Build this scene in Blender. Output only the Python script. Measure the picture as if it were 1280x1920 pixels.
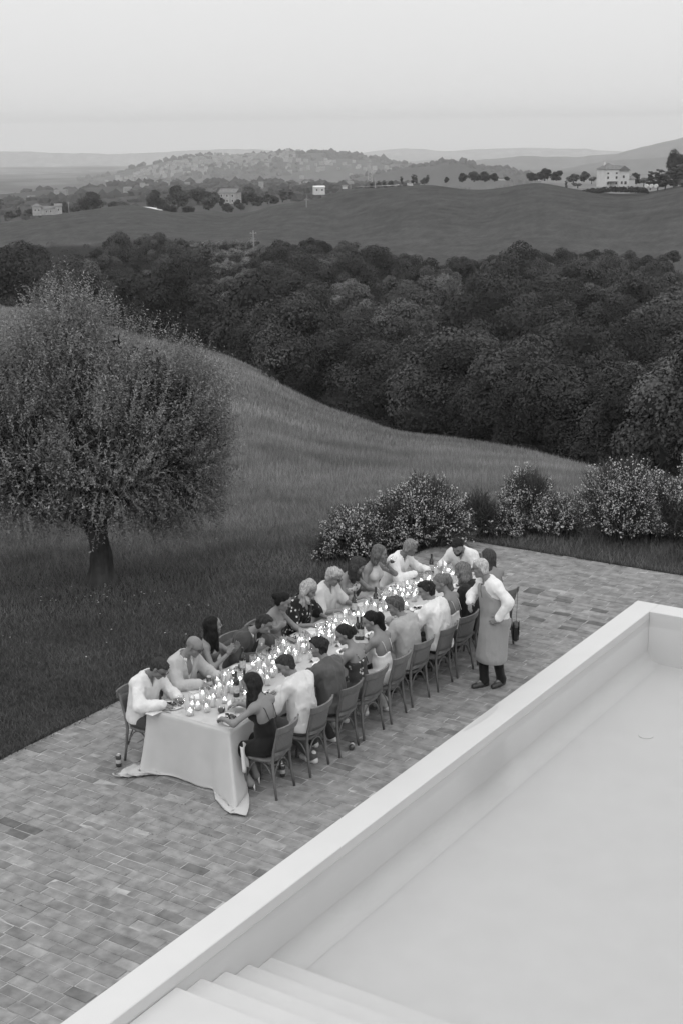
import bpy, bmesh, math, random, time
import numpy as np
from mathutils import Vector, Matrix
T0=time.time()
R=math.radians
rng=np.random.default_rng(7); random.seed(7)
SC=bpy.context.scene; COL=SC.collection
for o in list(bpy.data.objects): bpy.data.objects.remove(o)

# ------------------------------------------------------------------ camera, sky, sun, exposure
# world frame: X across the table (towards the pool), Y along the table (away), Z up; terrace top at z=0
HAZE=1.12e-4
FLAME=42.0
CAMH=7.2; PITCH=15.20785; YAW=33.09562; ROLL=-0.59511; FPX=2667.0
cam=bpy.data.cameras.new('camera'); cam.sensor_fit='VERTICAL'; cam.sensor_height=36.0; cam.lens=FPX/1920*36
cam.clip_start=0.1; cam.clip_end=60000
CAM=bpy.data.objects.new('camera',cam); COL.objects.link(CAM)
CAM.matrix_world=Matrix.Translation((0,0,CAMH))@Matrix.Rotation(R(YAW),4,'Z')@Matrix.Rotation(R(90-PITCH),4,'X')@Matrix.Rotation(R(ROLL),4,'Z')
SC.camera=CAM
SUN_EL,SUN_AZ=50.0,157.0       # elevation, azimuth measured from +Y towards +X (degrees)
W=bpy.data.worlds.new('World'); SC.world=W; W.use_nodes=True
nt=W.node_tree; nt.nodes.clear()
sky=nt.nodes.new('ShaderNodeTexSky'); sky.sky_type='NISHITA'; sky.sun_disc=False
sky.sun_elevation=R(SUN_EL); sky.sun_rotation=R(SUN_AZ); sky.altitude=250; sky.air_density=1.0; sky.dust_density=6.0; sky.ozone_density=1.0
bw=nt.nodes.new('ShaderNodeRGBToBW'); nt.links.new(sky.outputs[0],bw.inputs[0])
# overcast: the veil of cloud evens the sky out, growing brighter towards the zenith as overcast skies do
tcw=nt.nodes.new('ShaderNodeTexCoord'); sx=nt.nodes.new('ShaderNodeSeparateXYZ'); nt.links.new(tcw.outputs['Generated'],sx.inputs[0])
mx0=nt.nodes.new('ShaderNodeMath'); mx0.operation='MAXIMUM'; mx0.inputs[1].default_value=0; nt.links.new(sx.outputs[2],mx0.inputs[0])
ov=nt.nodes.new('ShaderNodeMath'); ov.operation='MULTIPLY_ADD'; ov.inputs[1].default_value=10.5; ov.inputs[2].default_value=10.6; nt.links.new(mx0.outputs[0],ov.inputs[0])
cv=nt.nodes.new('ShaderNodeCombineXYZ'); mz=nt.nodes.new('ShaderNodeMath'); mz.operation='MAXIMUM'; mz.inputs[1].default_value=.03; nt.links.new(sx.outputs[2],mz.inputs[0])
nt.links.new(sx.outputs[0],cv.inputs[0]); nt.links.new(sx.outputs[1],cv.inputs[1]); nt.links.new(mz.outputs[0],cv.inputs[2]); nt.links.new(cv.outputs[0],sky.inputs[0])   # at and below the horizon the sky goes on as just above it
mixs=nt.nodes.new('ShaderNodeMix'); mixs.data_type='FLOAT'; mixs.inputs[0].default_value=0.88
nt.links.new(ov.outputs[0],mixs.inputs[3]); nt.links.new(bw.outputs[0],mixs.inputs[2])
bg=nt.nodes.new('ShaderNodeBackground'); bg.inputs[1].default_value=0.075
nt.links.new(mixs.outputs[0],bg.inputs[0])
wo=nt.nodes.new('ShaderNodeOutputWorld'); nt.links.new(bg.outputs[0],wo.inputs[0])
sl=bpy.data.lights.new('sun','SUN'); sl.energy=.55; sl.angle=R(38); sl.color=(1,1,1)
SUN=bpy.data.objects.new('sun',sl); COL.objects.link(SUN)
sd=Vector((math.sin(R(SUN_AZ))*math.cos(R(SUN_EL)),math.cos(R(SUN_AZ))*math.cos(R(SUN_EL)),math.sin(R(SUN_EL))))
SUN.rotation_euler=sd.to_track_quat('Z','Y').to_euler()
SC.view_settings.view_transform='Standard'; SC.view_settings.look='None'; SC.view_settings.exposure=0.09; SC.view_settings.gamma=1.0
SC.view_settings.use_curve_mapping=False
SC.render.engine='CYCLES'; cy=SC.cycles
cy.use_denoising=True; cy.max_bounces=7; cy.diffuse_bounces=5; cy.glossy_bounces=3; cy.transmission_bounces=4; cy.transparent_max_bounces=40; cy.volume_bounces=2
cy.use_light_tree=True; cy.sample_clamp_indirect=4.0; cy.caustics_reflective=False; cy.caustics_refractive=False; cy.use_adaptive_sampling=True; cy.adaptive_threshold=0.015

# ------------------------------------------------------------------ pixel <-> world
_cp,_sp=math.cos(R(PITCH)),math.sin(R(PITCH)); _cr,_sr=math.cos(R(ROLL)),math.sin(R(ROLL)); _cy,_sy=math.cos(R(YAW)),math.sin(R(YAW))
def ray(px,py):
    x=(np.asarray(px,float)-640)/FPX; y=-(np.asarray(py,float)-960)/FPX
    x,y=_cr*x-_sr*y,_sr*x+_cr*y
    f=_cp+y*_sp; z=-_sp+y*_cp
    return np.stack([x*_cy-f*_sy, x*_sy+f*_cy, z],-1)
def at(px,py,z=0.0):
    d=ray(px,py); t=(CAMH-z)/-d[2]; return Vector((d[0]*t,d[1]*t,z))
def atr(px,py,r):          # the point r metres away (horizontally) on the ray through a photo position
    d=ray(px,py); h=np.hypot(d[...,0],d[...,1]); k=r/h
    return np.stack([d[...,0]*k,d[...,1]*k,CAMH+d[...,2]*k],-1)
def proj(P):
    P=np.asarray(P,float); d=P-np.array([0,0,CAMH])
    x=d[...,0]*_cy+d[...,1]*_sy; f=-d[...,0]*_sy+d[...,1]*_cy
    zz=f*_cp-d[...,2]*_sp; y=f*_sp+d[...,2]*_cp
    zz=np.where(np.abs(zz)<1e-6,1e-6,zz); x=x/zz; y=y/zz
    x,y=_cr*x+_sr*y,-_sr*x+_cr*y
    return 640+FPX*x, 960-FPX*y, zz
def az_r(P): 
    x=P[...,0]*_cy+P[...,1]*_sy; f=-P[...,0]*_sy+P[...,1]*_cy
    return np.degrees(np.arctan2(x,f)), np.hypot(x,f)
def pol(a,r):              # azimuth (deg, from the view direction, right positive) and distance -> X,Y
    x=np.sin(np.radians(a))*r; f=np.cos(np.radians(a))*r
    return x*_cy-f*_sy, x*_sy+f*_cy
def px_az(px): return math.degrees(math.atan2((px-640)/FPX,_cp))   # close enough for boundaries (at the horizon)

# ------------------------------------------------------------------ helpers
def tag(o,label=None,cat=None,group=None,kind=None):
    if label: o['label']=label
    if cat: o['category']=cat
    if group: o['group']=group
    if kind: o['kind']=kind
    return o
def link(o,parent=None):
    COL.objects.link(o)
    if parent is not None: o.parent=parent
    return o
def empty(name,loc=(0,0,0),rz=0,label=None,cat=None,group=None):
    o=bpy.data.objects.new(name,None); COL.objects.link(o); o.location=loc; o.rotation_euler=(0,0,rz); o.empty_display_size=.1
    return tag(o,label,cat,group)
def np_mesh(name,V,F,mat=None,smooth=False,attrs=None):
    """V (n,3); F = list of (m,k) integer arrays with any k"""
    me=bpy.data.meshes.new(name)
    if not isinstance(F,(list,tuple)): F=[F]
    F=[np.asarray(f,dtype=np.int32) for f in F if len(f)]
    V=np.asarray(V,dtype=np.float32)
    me.vertices.add(len(V)); me.vertices.foreach_set('co',V.ravel())
    li=np.concatenate([f.ravel() for f in F]); tot=np.concatenate([np.full(len(f),f.shape[1],np.int32) for f in F])
    st=np.concatenate([[0],np.cumsum(tot)[:-1]]).astype(np.int32)
    me.loops.add(len(li)); me.loops.foreach_set('vertex_index',li)
    me.polygons.add(len(tot)); me.polygons.foreach_set('loop_start',st)
    try: me.polygons.foreach_set('loop_total',tot)
    except Exception: pass
    me.polygons.foreach_set('use_smooth',np.full(len(tot),bool(smooth)))
    me.update(calc_edges=True)
    if attrs:
        for k,a in attrs.items():
            at_=me.attributes.new(k,'FLOAT','POINT'); at_.data.foreach_set('value',np.asarray(a,np.float32))
    if mat is not None:
        for m in (mat if isinstance(mat,(list,tuple)) else [mat]): me.materials.append(m)
    return me
def np_obj(name,V,F,mat=None,parent=None,smooth=False,attrs=None):
    return link(bpy.data.objects.new(name,np_mesh(name,V,F,mat,smooth,attrs)),parent)
class MB:
    """collects simple solids for one mesh"""
    def __init__(s): s.V=[]; s.F=[]; s.n=0
    def add(s,V,F):
        V=np.asarray(V,float); s.V.append(V)
        for f in F: s.F.append(tuple(int(i)+s.n for i in f))
        s.n+=len(V); return s
    def box(s,c,d,rz=0,M=None,bev=0):
        x,y,z=[k/2 for k in d]
        if bev:
            b=min(bev,x*.9,y*.9,z*.9); V=[];F=[]
            for sz in (-1,1):
                for (ox,oy,oz) in ((b,b,0),(0,0,b)):
                    pass
            # chamfered on the 4 upright edges and top/bottom rims
            ring=lambda X,Y,Z:[(-X+b,-Y,Z),(X-b,-Y,Z),(X,-Y+b,Z),(X,Y-b,Z),(X-b,Y,Z),(-X+b,Y,Z),(-X,Y-b,Z),(-X,-Y+b,Z)]
            r0=[(p[0]*(x-b)/x,p[1]*(y-b)/y,-z) for p in ring(x,y,0)]; r1=ring(x,y,-z+b); r2=ring(x,y,z-b); r3=[(p[0]*(x-b)/x,p[1]*(y-b)/y,z) for p in ring(x,y,0)]
            V=r0+r1+r2+r3; F=[tuple(range(7,-1,-1)),tuple(range(24,32))]
            for k in range(3):
                for i in range(8): F.append((k*8+i,k*8+(i+1)%8,k*8+8+(i+1)%8,k*8+8+i))
        else:
            V=[(-x,-y,-z),(x,-y,-z),(x,y,-z),(-x,y,-z),(-x,-y,z),(x,-y,z),(x,y,z),(-x,y,z)]
            F=[(0,3,2,1),(4,5,6,7),(0,1,5,4),(1,2,6,5),(2,3,7,6),(3,0,4,7)]
        V=np.array(V,float)
        if rz: cs,sn=math.cos(rz),math.sin(rz); V=np.stack([V[:,0]*cs-V[:,1]*sn,V[:,0]*sn+V[:,1]*cs,V[:,2]],1)
        if M is not None: V=np.array([tuple(M@Vector(v)) for v in V])
        return s.add(V+np.array(c),F)
    def lathe(s,prof,n=16,c=(0,0,0),M=None,cap=True):
        V=[];F=[]
        for r,z in prof:
            for i in range(n): a=2*math.pi*i/n; V.append((r*math.cos(a),r*math.sin(a),z))
        for k in range(len(prof)-1):
            for i in range(n): F.append((k*n+i,k*n+(i+1)%n,(k+1)*n+(i+1)%n,(k+1)*n+i))
        if cap:
            if prof[0][0]>1e-6: F.append(tuple(range(n-1,-1,-1)))
            if prof[-1][0]>1e-6: F.append(tuple(range((len(prof)-1)*n,len(prof)*n)))
        V=np.array(V,float)
        if M is not None: V=np.array([tuple(M@Vector(v)) for v in V])
        return s.add(V+np.array(c),F)
    def tube(s,pts,rad,n=8,flat=1.0):
        pts=[Vector(p) for p in pts]; m=len(pts)
        rad=[rad]*m if not hasattr(rad,'__len__') else rad
        V=[];F=[]; up=None
        for i,p in enumerate(pts):
            t=(pts[min(i+1,m-1)]-pts[max(i-1,0)]).normalized()
            if up is None: up=Vector((0,0,1)) if abs(t.z)<.9 else Vector((1,0,0))
            a=t.cross(up).normalized(); b=a.cross(t).normalized(); up=b
            for k in range(n):
                an=2*math.pi*k/n; V.append(tuple(p+a*math.cos(an)*rad[i]+b*math.sin(an)*rad[i]*flat))
        for i in range(m-1):
            for k in range(n): F.append((i*n+k,i*n+(k+1)%n,(i+1)*n+(k+1)%n,(i+1)*n+k))
        F.append(tuple(range(n-1,-1,-1))); F.append(tuple(range((m-1)*n,m*n)))
        return s.add(V,F)
    def mesh(s,name,mat,smooth=False):
        me=bpy.data.meshes.new(name); me.from_pydata([tuple(v) for v in np.concatenate(s.V)],[],s.F)
        if smooth:
            me.polygons.foreach_set('use_smooth',[True]*len(me.polygons))
            if smooth=='auto':
                me.set_sharp_from_angle(angle=R(38))
        me.materials.append(mat); return me
    def obj(s,name,mat,parent=None,smooth=False):
        return link(bpy.data.objects.new(name,s.mesh(name,mat,smooth)),parent)
def copy_tree(o,parent=None):
    c=o.copy(); COL.objects.link(c)
    if parent is not None: c.parent=parent
    for ch in o.children: copy_tree(ch,c)
    return c
def hashv(*a):
    x=math.sin(sum(v*k for v,k in zip(a,(12.9898,78.233,37.719))))*43758.5453; return x-math.floor(x)
def vnoise(P,sc,seed=0):
    """smooth value noise in 3-D on numpy points"""
    P=np.asarray(P,float)*sc+seed*17.13; i=np.floor(P).astype(np.int64); f=P-i; f=f*f*(3-2*f)
    def h(ix,iy,iz):
        n=(ix*374761393+iy*668265263+iz*2147483647+seed*144269)&0xffffffff
        n=((n^(n>>13))*1274126177)&0xffffffff; n=n^(n>>16); return (n&0xffff)/65535.0
    o=0
    for dx in (0,1):
        for dy in (0,1):
            for dz in (0,1):
                w=(f[...,0] if dx else 1-f[...,0])*(f[...,1] if dy else 1-f[...,1])*(f[...,2] if dz else 1-f[...,2])
                o=o+w*h(i[...,0]+dx,i[...,1]+dy,i[...,2]+dz)
    return o*2-1
def fbm(P,sc,seed=0,oc=4):
    o=0;a=1;t=0
    for k in range(oc): o=o+a*vnoise(P,sc*2**k,seed+k); t+=a; a*=.5
    return o/t

# ------------------------------------------------------------------ materials (the photograph is black and white: every colour is a grey)
MATS={}
def g3(v): return (v,v,v,1)
def mat(name,v=.3,rough=.7,spec=.3,metal=0,var=0,vscale=20,bump=0,bscale=60,bdist=.004,attr=None,attr_amt=1.0,objrand=0,trans=0,coat=0,stretch=None,detail=4,sheen=0):
    m=bpy.data.materials.new(name); m.use_nodes=True; N=m.node_tree.nodes; L=m.node_tree.links; b=N['Principled BSDF']
    b.inputs['Roughness'].default_value=rough; b.inputs['Specular IOR Level'].default_value=spec; b.inputs['Metallic'].default_value=metal
    if coat: b.inputs['Coat Weight'].default_value=coat
    if sheen: b.inputs['Sheen Weight'].default_value=sheen
    def math_(op,a,bb,c=None):
        n=N.new('ShaderNodeMath'); n.operation=op
        for i,q in enumerate((a,bb,c)):
            if q is None: continue
            if isinstance(q,(int,float)): n.inputs[i].default_value=q
            else: L.new(q,n.inputs[i])
        return n.outputs[0]
    tc=N.new('ShaderNodeTexCoord'); co=tc.outputs['Object']
    if stretch:
        mp=N.new('ShaderNodeMapping'); mp.inputs['Scale'].default_value=stretch; L.new(co,mp.inputs[0]); co=mp.outputs[0]
    val=None
    if var:
        n=N.new('ShaderNodeTexNoise'); n.inputs['Scale'].default_value=vscale; n.inputs['Detail'].default_value=detail; L.new(co,n.inputs[0])
        val=math_('MULTIPLY_ADD',math_('SUBTRACT',n.outputs[0],.5),2*var*2,1.0)
    if attr:
        a=N.new('ShaderNodeAttribute'); a.attribute_name=attr
        q=math_('MULTIPLY_ADD',math_('SUBTRACT',a.outputs['Fac'],1.0),attr_amt,1.0)
        val=q if val is None else math_('MULTIPLY',val,q)
    if objrand:
        oi=N.new('ShaderNodeObjectInfo'); q=math_('MULTIPLY_ADD',math_('SUBTRACT',oi.outputs['Random'],.5),2*objrand,1.0)
        val=q if val is None else math_('MULTIPLY',val,q)
    if val is not None:
        val=math_('MAXIMUM',math_('MULTIPLY',val,v),.004)
        cb=N.new('ShaderNodeCombineColor')
        for i in range(3): L.new(val,cb.inputs[i])
        L.new(cb.outputs[0],b.inputs['Base Color']); colout=cb.outputs[0]
    else: b.inputs['Base Color'].default_value=g3(v); colout=None
    if bump:
        n=N.new('ShaderNodeTexNoise'); n.inputs['Scale'].default_value=bscale; n.inputs['Detail'].default_value=5; L.new(co,n.inputs[0])
        bp=N.new('ShaderNodeBump'); bp.inputs['Strength'].default_value=bump; bp.inputs['Distance'].default_value=bdist
        L.new(n.outputs[0],bp.inputs['Height']); L.new(bp.outputs[0],b.inputs['Normal'])
    if trans:
        t=N.new('ShaderNodeBsdfTranslucent'); mx=N.new('ShaderNodeMixShader'); mx.inputs[0].default_value=trans
        if colout: L.new(colout,t.inputs[0])
        else: t.inputs[0].default_value=g3(v)
        L.new(b.outputs[0],mx.inputs[1]); L.new(t.outputs[0],mx.inputs[2]); L.new(mx.outputs[0],N['Material Output'].inputs[0])
    MATS[name]=m; return m
def glass_mat(name,tint=.97,refl=1.0,rough=.02,ior=1.45,wave=0):
    """thin clear sheet: lets light straight through, mirrors by Fresnel"""
    m=bpy.data.materials.new(name); m.use_nodes=True; N=m.node_tree.nodes; L=m.node_tree.links; N.remove(N['Principled BSDF'])
    t=N.new('ShaderNodeBsdfTransparent'); t.inputs[0].default_value=g3(tint)
    gl=N.new('ShaderNodeBsdfGlossy'); gl.inputs['Roughness'].default_value=rough; gl.inputs[0].default_value=g3(1)
    lw=N.new('ShaderNodeLayerWeight'); lw.inputs[0].default_value=.5; pw=N.new('ShaderNodeMath'); pw.operation='POWER'; pw.inputs[1].default_value=4; L.new(lw.outputs['Facing'],pw.inputs[0])
    f0=((ior-1)/(ior+1))**2; mm=N.new('ShaderNodeMath'); mm.operation='MULTIPLY_ADD'; mm.inputs[1].default_value=(1-f0)*refl; mm.inputs[2].default_value=f0*refl; L.new(pw.outputs[0],mm.inputs[0])
    mx=N.new('ShaderNodeMixShader'); L.new(mm.outputs[0],mx.inputs[0]); L.new(t.outputs[0],mx.inputs[1]); L.new(gl.outputs[0],mx.inputs[2])
    if wave:
        n=N.new('ShaderNodeTexNoise'); n.inputs['Scale'].default_value=1.3; bp=N.new('ShaderNodeBump'); bp.inputs['Strength'].default_value=wave; bp.inputs['Distance'].default_value=.02
        tc=N.new('ShaderNodeTexCoord'); L.new(tc.outputs['Object'],n.inputs[0]); L.new(n.outputs[0],bp.inputs['Height']); L.new(bp.outputs[0],gl.inputs['Normal'])
    L.new(mx.outputs[0],N['Material Output'].inputs[0]); MATS[name]=m; return m
def emis_mat(name,s):
    m=bpy.data.materials.new(name); m.use_nodes=True; N=m.node_tree.nodes; N.remove(N['Principled BSDF'])
    e=N.new('ShaderNodeEmission'); e.inputs[0].default_value=g3(1); e.inputs[1].default_value=s
    m.node_tree.links.new(e.outputs[0],N['Material Output'].inputs[0]); MATS[name]=m; return m
# ------------------------------------------------------------------ the land
# control points: photo position and the distance there (m); the sheet runs through them
CTL=[]
EDGE=[(-260,548,250),(0,571,230),(100,577,222),(280,632,205),(420,660,192),(500,700,176),(560,738,163),(620,768,150),(740,814,130),(900,838,114),(1010,857,102),(1100,888,88),(1280,935,74),(1540,960,66)]  # lower rim of the meadow

GUL=[(-260,300,-38),(100,275,-40),(460,245,-44),(740,180,-41),(1010,145,-36),(1280,118,-33),(1540,110,-31)]   # the bottom of the gully

FIELD=[(-260,470,430),(0,462,430),(200,452,425),(340,445,400),(480,474,380),(640,474,372),(760,492,362),(900,482,368),(1100,484,372),(1280,505,362),(1540,520,350)]
for x,y,r in FIELD: CTL.append((x,y,r,None))
for x,y,r in ((-260,428,560),(0,420,600),(110,405,640),(250,391,690),(400,394,660),(420,408,600),(340,436,470),(520,385,640),(650,357,690),(800,347,660),(1000,343,625),(1280,348,600),(1540,345,600),(640,420,500),(900,412,480),(1150,410,470),(1200,370,560)): CTL.append((x,y,r,None))
for x in range(-260,1561,200):
    z=-52 if x<560 else -38
    CTL+=[(x,None,820,z),(x,None,1100,-70),(x,None,1500,-100),(x,None,2200,-140),(x,None,4000,-160),(x,None,12000,-270)]
ca=[];cz=[]
for x,y,r,z in CTL:
    if y is None: a=px_az(x) ; ca.append((a,r)); cz.append(z)
    elif r is None:
        p=at(x,y,z); a,rr=az_r(np.array(p)); ca.append((float(a),float(rr))); cz.append(z)
    else:
        p=atr(x,y,r); a,rr=az_r(p); ca.append((float(a),r)); cz.append(p[2] if z is None else z)
ca=np.array(ca); cz=np.array(cz)
def _tc(a,r): return np.stack([np.asarray(a,float)/5.0,np.log(np.maximum(r,1))*1.6],-1)
_C=_tc(ca[:,0],ca[:,1]); n_=len(_C)
def _K(A,B):
    d2=((A[:,None,:]-B[None])**2).sum(-1); return np.where(d2>1e-12,.5*d2*np.log(np.maximum(d2,1e-12)),0)
_A=np.zeros((n_+3,n_+3)); _A[:n_,:n_]=_K(_C,_C)+np.eye(n_)*1e-3; _A[:n_,n_]=1; _A[:n_,n_+1:]=_C; _A[n_:,:n_]=_A[:n_,n_:].T
_w=np.linalg.solve(_A,np.concatenate([cz,[0,0,0]]))
def _tps(a,r):
    Q=_tc(a,r); out=np.empty(len(Q))
    for k in range(0,len(Q),20000):
        q=Q[k:k+20000]; out[k:k+20000]=_K(q,_C)@_w[:n_]+_w[n_]+q@_w[n_+1:]
    return out
_at=np.arange(-21,21.01,.1)
def _tab(pts,k=13):
    v=np.interp(_at,[p[0] for p in pts],[p[1] for p in pts]); g=np.exp(-np.linspace(-2,2,2*k+1)**2); g/=g.sum()
    return np.convolve(np.pad(v,k,mode='edge'),g,'valid')
def _pa(x,y,r): a_,_=az_r(atr(x,y,r)); return float(a_)
E_R=_tab([(_pa(*e),e[2]) for e in EDGE]); E_Z=_tab([(_pa(*e),float(atr(*e)[2])) for e in EDGE])
G_R=_tab([(px_az(e[0]),e[1]) for e in GUL]); G_Z=_tab([(px_az(e[0]),e[2]) for e in GUL])
F_R=_tab([(_pa(*e),e[2]) for e in FIELD])
edge_r=lambda a:np.interp(a,_at,E_R); field_r=lambda a:np.interp(a,_at,F_R)
def ground_z(X,Y):
    X=np.atleast_1d(np.asarray(X,float)); Y=np.atleast_1d(np.asarray(Y,float)); sh=X.shape
    a,r=az_r(np.stack([X.ravel(),Y.ravel()],-1)); a=np.atleast_1d(a); r=np.atleast_1d(r)
    ac=np.clip(a,-18,18); er,ez=np.interp(ac,_at,E_R),np.interp(ac,_at,E_Z); gr,gzz=np.interp(ac,_at,G_R),np.interp(ac,_at,G_Z); fr=np.interp(ac,_at,F_R)
    r0=np.interp(ac,[-14,0,14],[23,25.5,29])
    zf=_tps(ac,np.maximum(r,fr)); zf0=zf
    s=np.clip((r-r0)/(er-r0),0,1); z1=-.12-.35*np.clip((r-18)/6,0,1)*np.clip((2-ac)/8,0,1)+(ez+.12)*(s*.93+.07*s*s)
    t=np.clip((r-er)/(gr-er),0,1); z2=ez+(gzz-ez)*(t*t*(3-2*t)*.7+.3*t)
    t=np.clip((r-gr)/(fr-gr),0,1); z3=gzz+(zf0-gzz)*(t*t*(3-2*t)*.5+t*.5)
    z=np.where(r<er,z1,np.where(r<gr,z2,np.where(r<fr,z3,zf)))
    t=np.clip((np.abs(a)-18)/60,0,1)
    z=z*(1-t)+t*np.interp(r,[0,30,200,600,2000,4000,12000],[-.12,-.4,-16,-40,-130,-160,-270])
    P=np.stack([X.ravel(),Y.ravel(),0*a],-1)
    z=z+np.clip((r-26)/60,0,1)*np.clip((700-r)/100,0,1)*fbm(P,1/14.,3,3)*.35+np.clip((r-900)/900,0,1)*fbm(P,1/420.,5,3)*16
    return z.reshape(sh)
def gz(x,y): return float(ground_z(x,y)[0])
TX0,TX1,TY0,TY1=-11.86,2.5,-2.0,21.72      # the terrace
azs=np.concatenate([np.arange(-180,-20,8.0),np.arange(-20,-15,.6),np.arange(-15,15,.13),np.arange(15,20,.6),np.arange(20,180.1,8.0)])
rs=[3.0]
while rs[-1]<13000: rs.append(rs[-1]*1.0115+.012)
rs=np.array(rs); A_,R_=np.meshgrid(azs,rs); X_,Y_=pol(A_,R_); Z_=ground_z(X_,Y_)
ins=(X_>TX0+.35)&(X_<TX1-.35)&(Y_>TY0+.35)&(Y_<TY1-.35); Z_=np.where(ins,-3.0,Z_)
# land use (a real difference of ground cover): 0 lawn, meadow, wood floor, ploughed field ...
Pn=np.stack([X_,Y_,0*X_],-1); er=edge_r(A_); fr_=field_r(A_)
use=np.full(A_.shape,.105); m1=np.clip((R_-24-fbm(Pn,.12,9,3)*4)/10,0,1); use=.055*(1-m1)+.14*m1
use=use*(1+(.30*fbm(Pn,.05,11,4)+.30*fbm(Pn@np.array([[.8,-.6,0],[.6,.8,0],[0,0,1]])*np.array([.05,.35,1]),1.0,12,3))*m1)
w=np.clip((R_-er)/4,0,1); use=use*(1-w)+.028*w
w=np.clip((R_-fr_+14)/5,0,1); fld=.068*(1+.30*fbm(Pn,.012,13,4)+.42*fbm(Pn@np.array([[.9,-.25,0],[.25,.9,0],[0,0,1]])*np.array([.12,.55,1]),1.0,14,3)+.3*fbm(Pn,.6,16,2)); use=use*(1-w)+fld*w
w=np.clip((R_-760)/60,0,1); far=.055*(1+.9*np.sign(fbm(Pn,1/160.,15,2))*np.clip(np.abs(fbm(Pn,1/160.,15,2))*5,0,1)); use=use*(1-w)+far*w
nr,na=A_.shape; idx=np.arange(nr*na).reshape(nr,na)
Fq=np.stack([idx[:-1,:-1].ravel(),idx[:-1,1:].ravel(),idx[1:,1:].ravel(),idx[1:,:-1].ravel()],1)
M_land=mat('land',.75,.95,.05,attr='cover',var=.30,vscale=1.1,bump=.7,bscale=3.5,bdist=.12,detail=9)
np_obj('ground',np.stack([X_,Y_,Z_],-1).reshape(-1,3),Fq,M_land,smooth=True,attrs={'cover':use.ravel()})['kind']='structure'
# ridges far off, each a hill of its own with a back side; farthest covers pale: dry fields plus haze put into the colour
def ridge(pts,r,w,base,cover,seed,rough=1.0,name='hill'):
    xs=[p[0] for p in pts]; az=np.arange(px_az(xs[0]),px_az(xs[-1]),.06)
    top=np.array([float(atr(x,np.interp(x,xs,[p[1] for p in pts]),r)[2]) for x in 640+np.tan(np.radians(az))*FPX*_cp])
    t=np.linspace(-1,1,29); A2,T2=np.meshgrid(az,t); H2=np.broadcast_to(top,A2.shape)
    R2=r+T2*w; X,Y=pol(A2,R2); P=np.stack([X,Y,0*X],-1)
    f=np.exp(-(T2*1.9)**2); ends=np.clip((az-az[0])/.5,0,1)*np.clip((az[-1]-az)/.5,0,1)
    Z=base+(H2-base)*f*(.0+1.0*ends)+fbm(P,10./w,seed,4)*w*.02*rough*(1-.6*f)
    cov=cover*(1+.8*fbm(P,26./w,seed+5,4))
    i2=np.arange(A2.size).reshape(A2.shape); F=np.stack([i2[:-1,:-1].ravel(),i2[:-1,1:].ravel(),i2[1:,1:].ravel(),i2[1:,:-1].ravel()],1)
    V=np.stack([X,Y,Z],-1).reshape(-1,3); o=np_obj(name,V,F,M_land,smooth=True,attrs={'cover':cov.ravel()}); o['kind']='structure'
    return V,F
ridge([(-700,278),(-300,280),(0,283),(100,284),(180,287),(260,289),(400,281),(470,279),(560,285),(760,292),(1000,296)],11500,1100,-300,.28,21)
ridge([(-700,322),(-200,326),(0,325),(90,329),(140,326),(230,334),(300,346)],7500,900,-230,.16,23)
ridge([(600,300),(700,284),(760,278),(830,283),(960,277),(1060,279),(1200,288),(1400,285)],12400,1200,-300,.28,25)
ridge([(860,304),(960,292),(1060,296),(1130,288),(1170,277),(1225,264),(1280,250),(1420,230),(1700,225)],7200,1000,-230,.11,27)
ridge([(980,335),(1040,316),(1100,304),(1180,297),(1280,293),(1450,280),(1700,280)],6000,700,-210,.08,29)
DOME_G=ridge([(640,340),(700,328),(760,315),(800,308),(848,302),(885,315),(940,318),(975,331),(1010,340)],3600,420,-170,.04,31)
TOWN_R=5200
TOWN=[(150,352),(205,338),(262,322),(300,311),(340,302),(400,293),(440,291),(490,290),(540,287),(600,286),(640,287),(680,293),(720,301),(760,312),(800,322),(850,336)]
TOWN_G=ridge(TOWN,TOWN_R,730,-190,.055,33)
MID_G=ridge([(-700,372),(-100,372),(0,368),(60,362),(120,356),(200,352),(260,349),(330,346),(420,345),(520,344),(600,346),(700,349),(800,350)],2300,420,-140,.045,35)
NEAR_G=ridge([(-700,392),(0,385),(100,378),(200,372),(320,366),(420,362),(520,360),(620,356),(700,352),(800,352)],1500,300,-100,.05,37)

# ------------------------------------------------------------------ haze: one box of even air round everything
hm=bpy.data.materials.new('haze'); hm.use_nodes=True; hn=hm.node_tree.nodes; hn.remove(hn['Principled BSDF'])
pv=hn.new('ShaderNodeVolumePrincipled'); pv.inputs['Color'].default_value=g3(.87); pv.inputs['Density'].default_value=HAZE; pv.inputs['Anisotropy'].default_value=0.0
hm.node_tree.links.new(pv.outputs[0],hn['Material Output'].inputs['Volume'])
hx,hy=pol(0,8000)
mb=MB().box((hx,hy,-130),(46000,46000,420),rz=R(YAW)); ho=mb.obj('haze',hm); ho['kind']='stuff'

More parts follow.
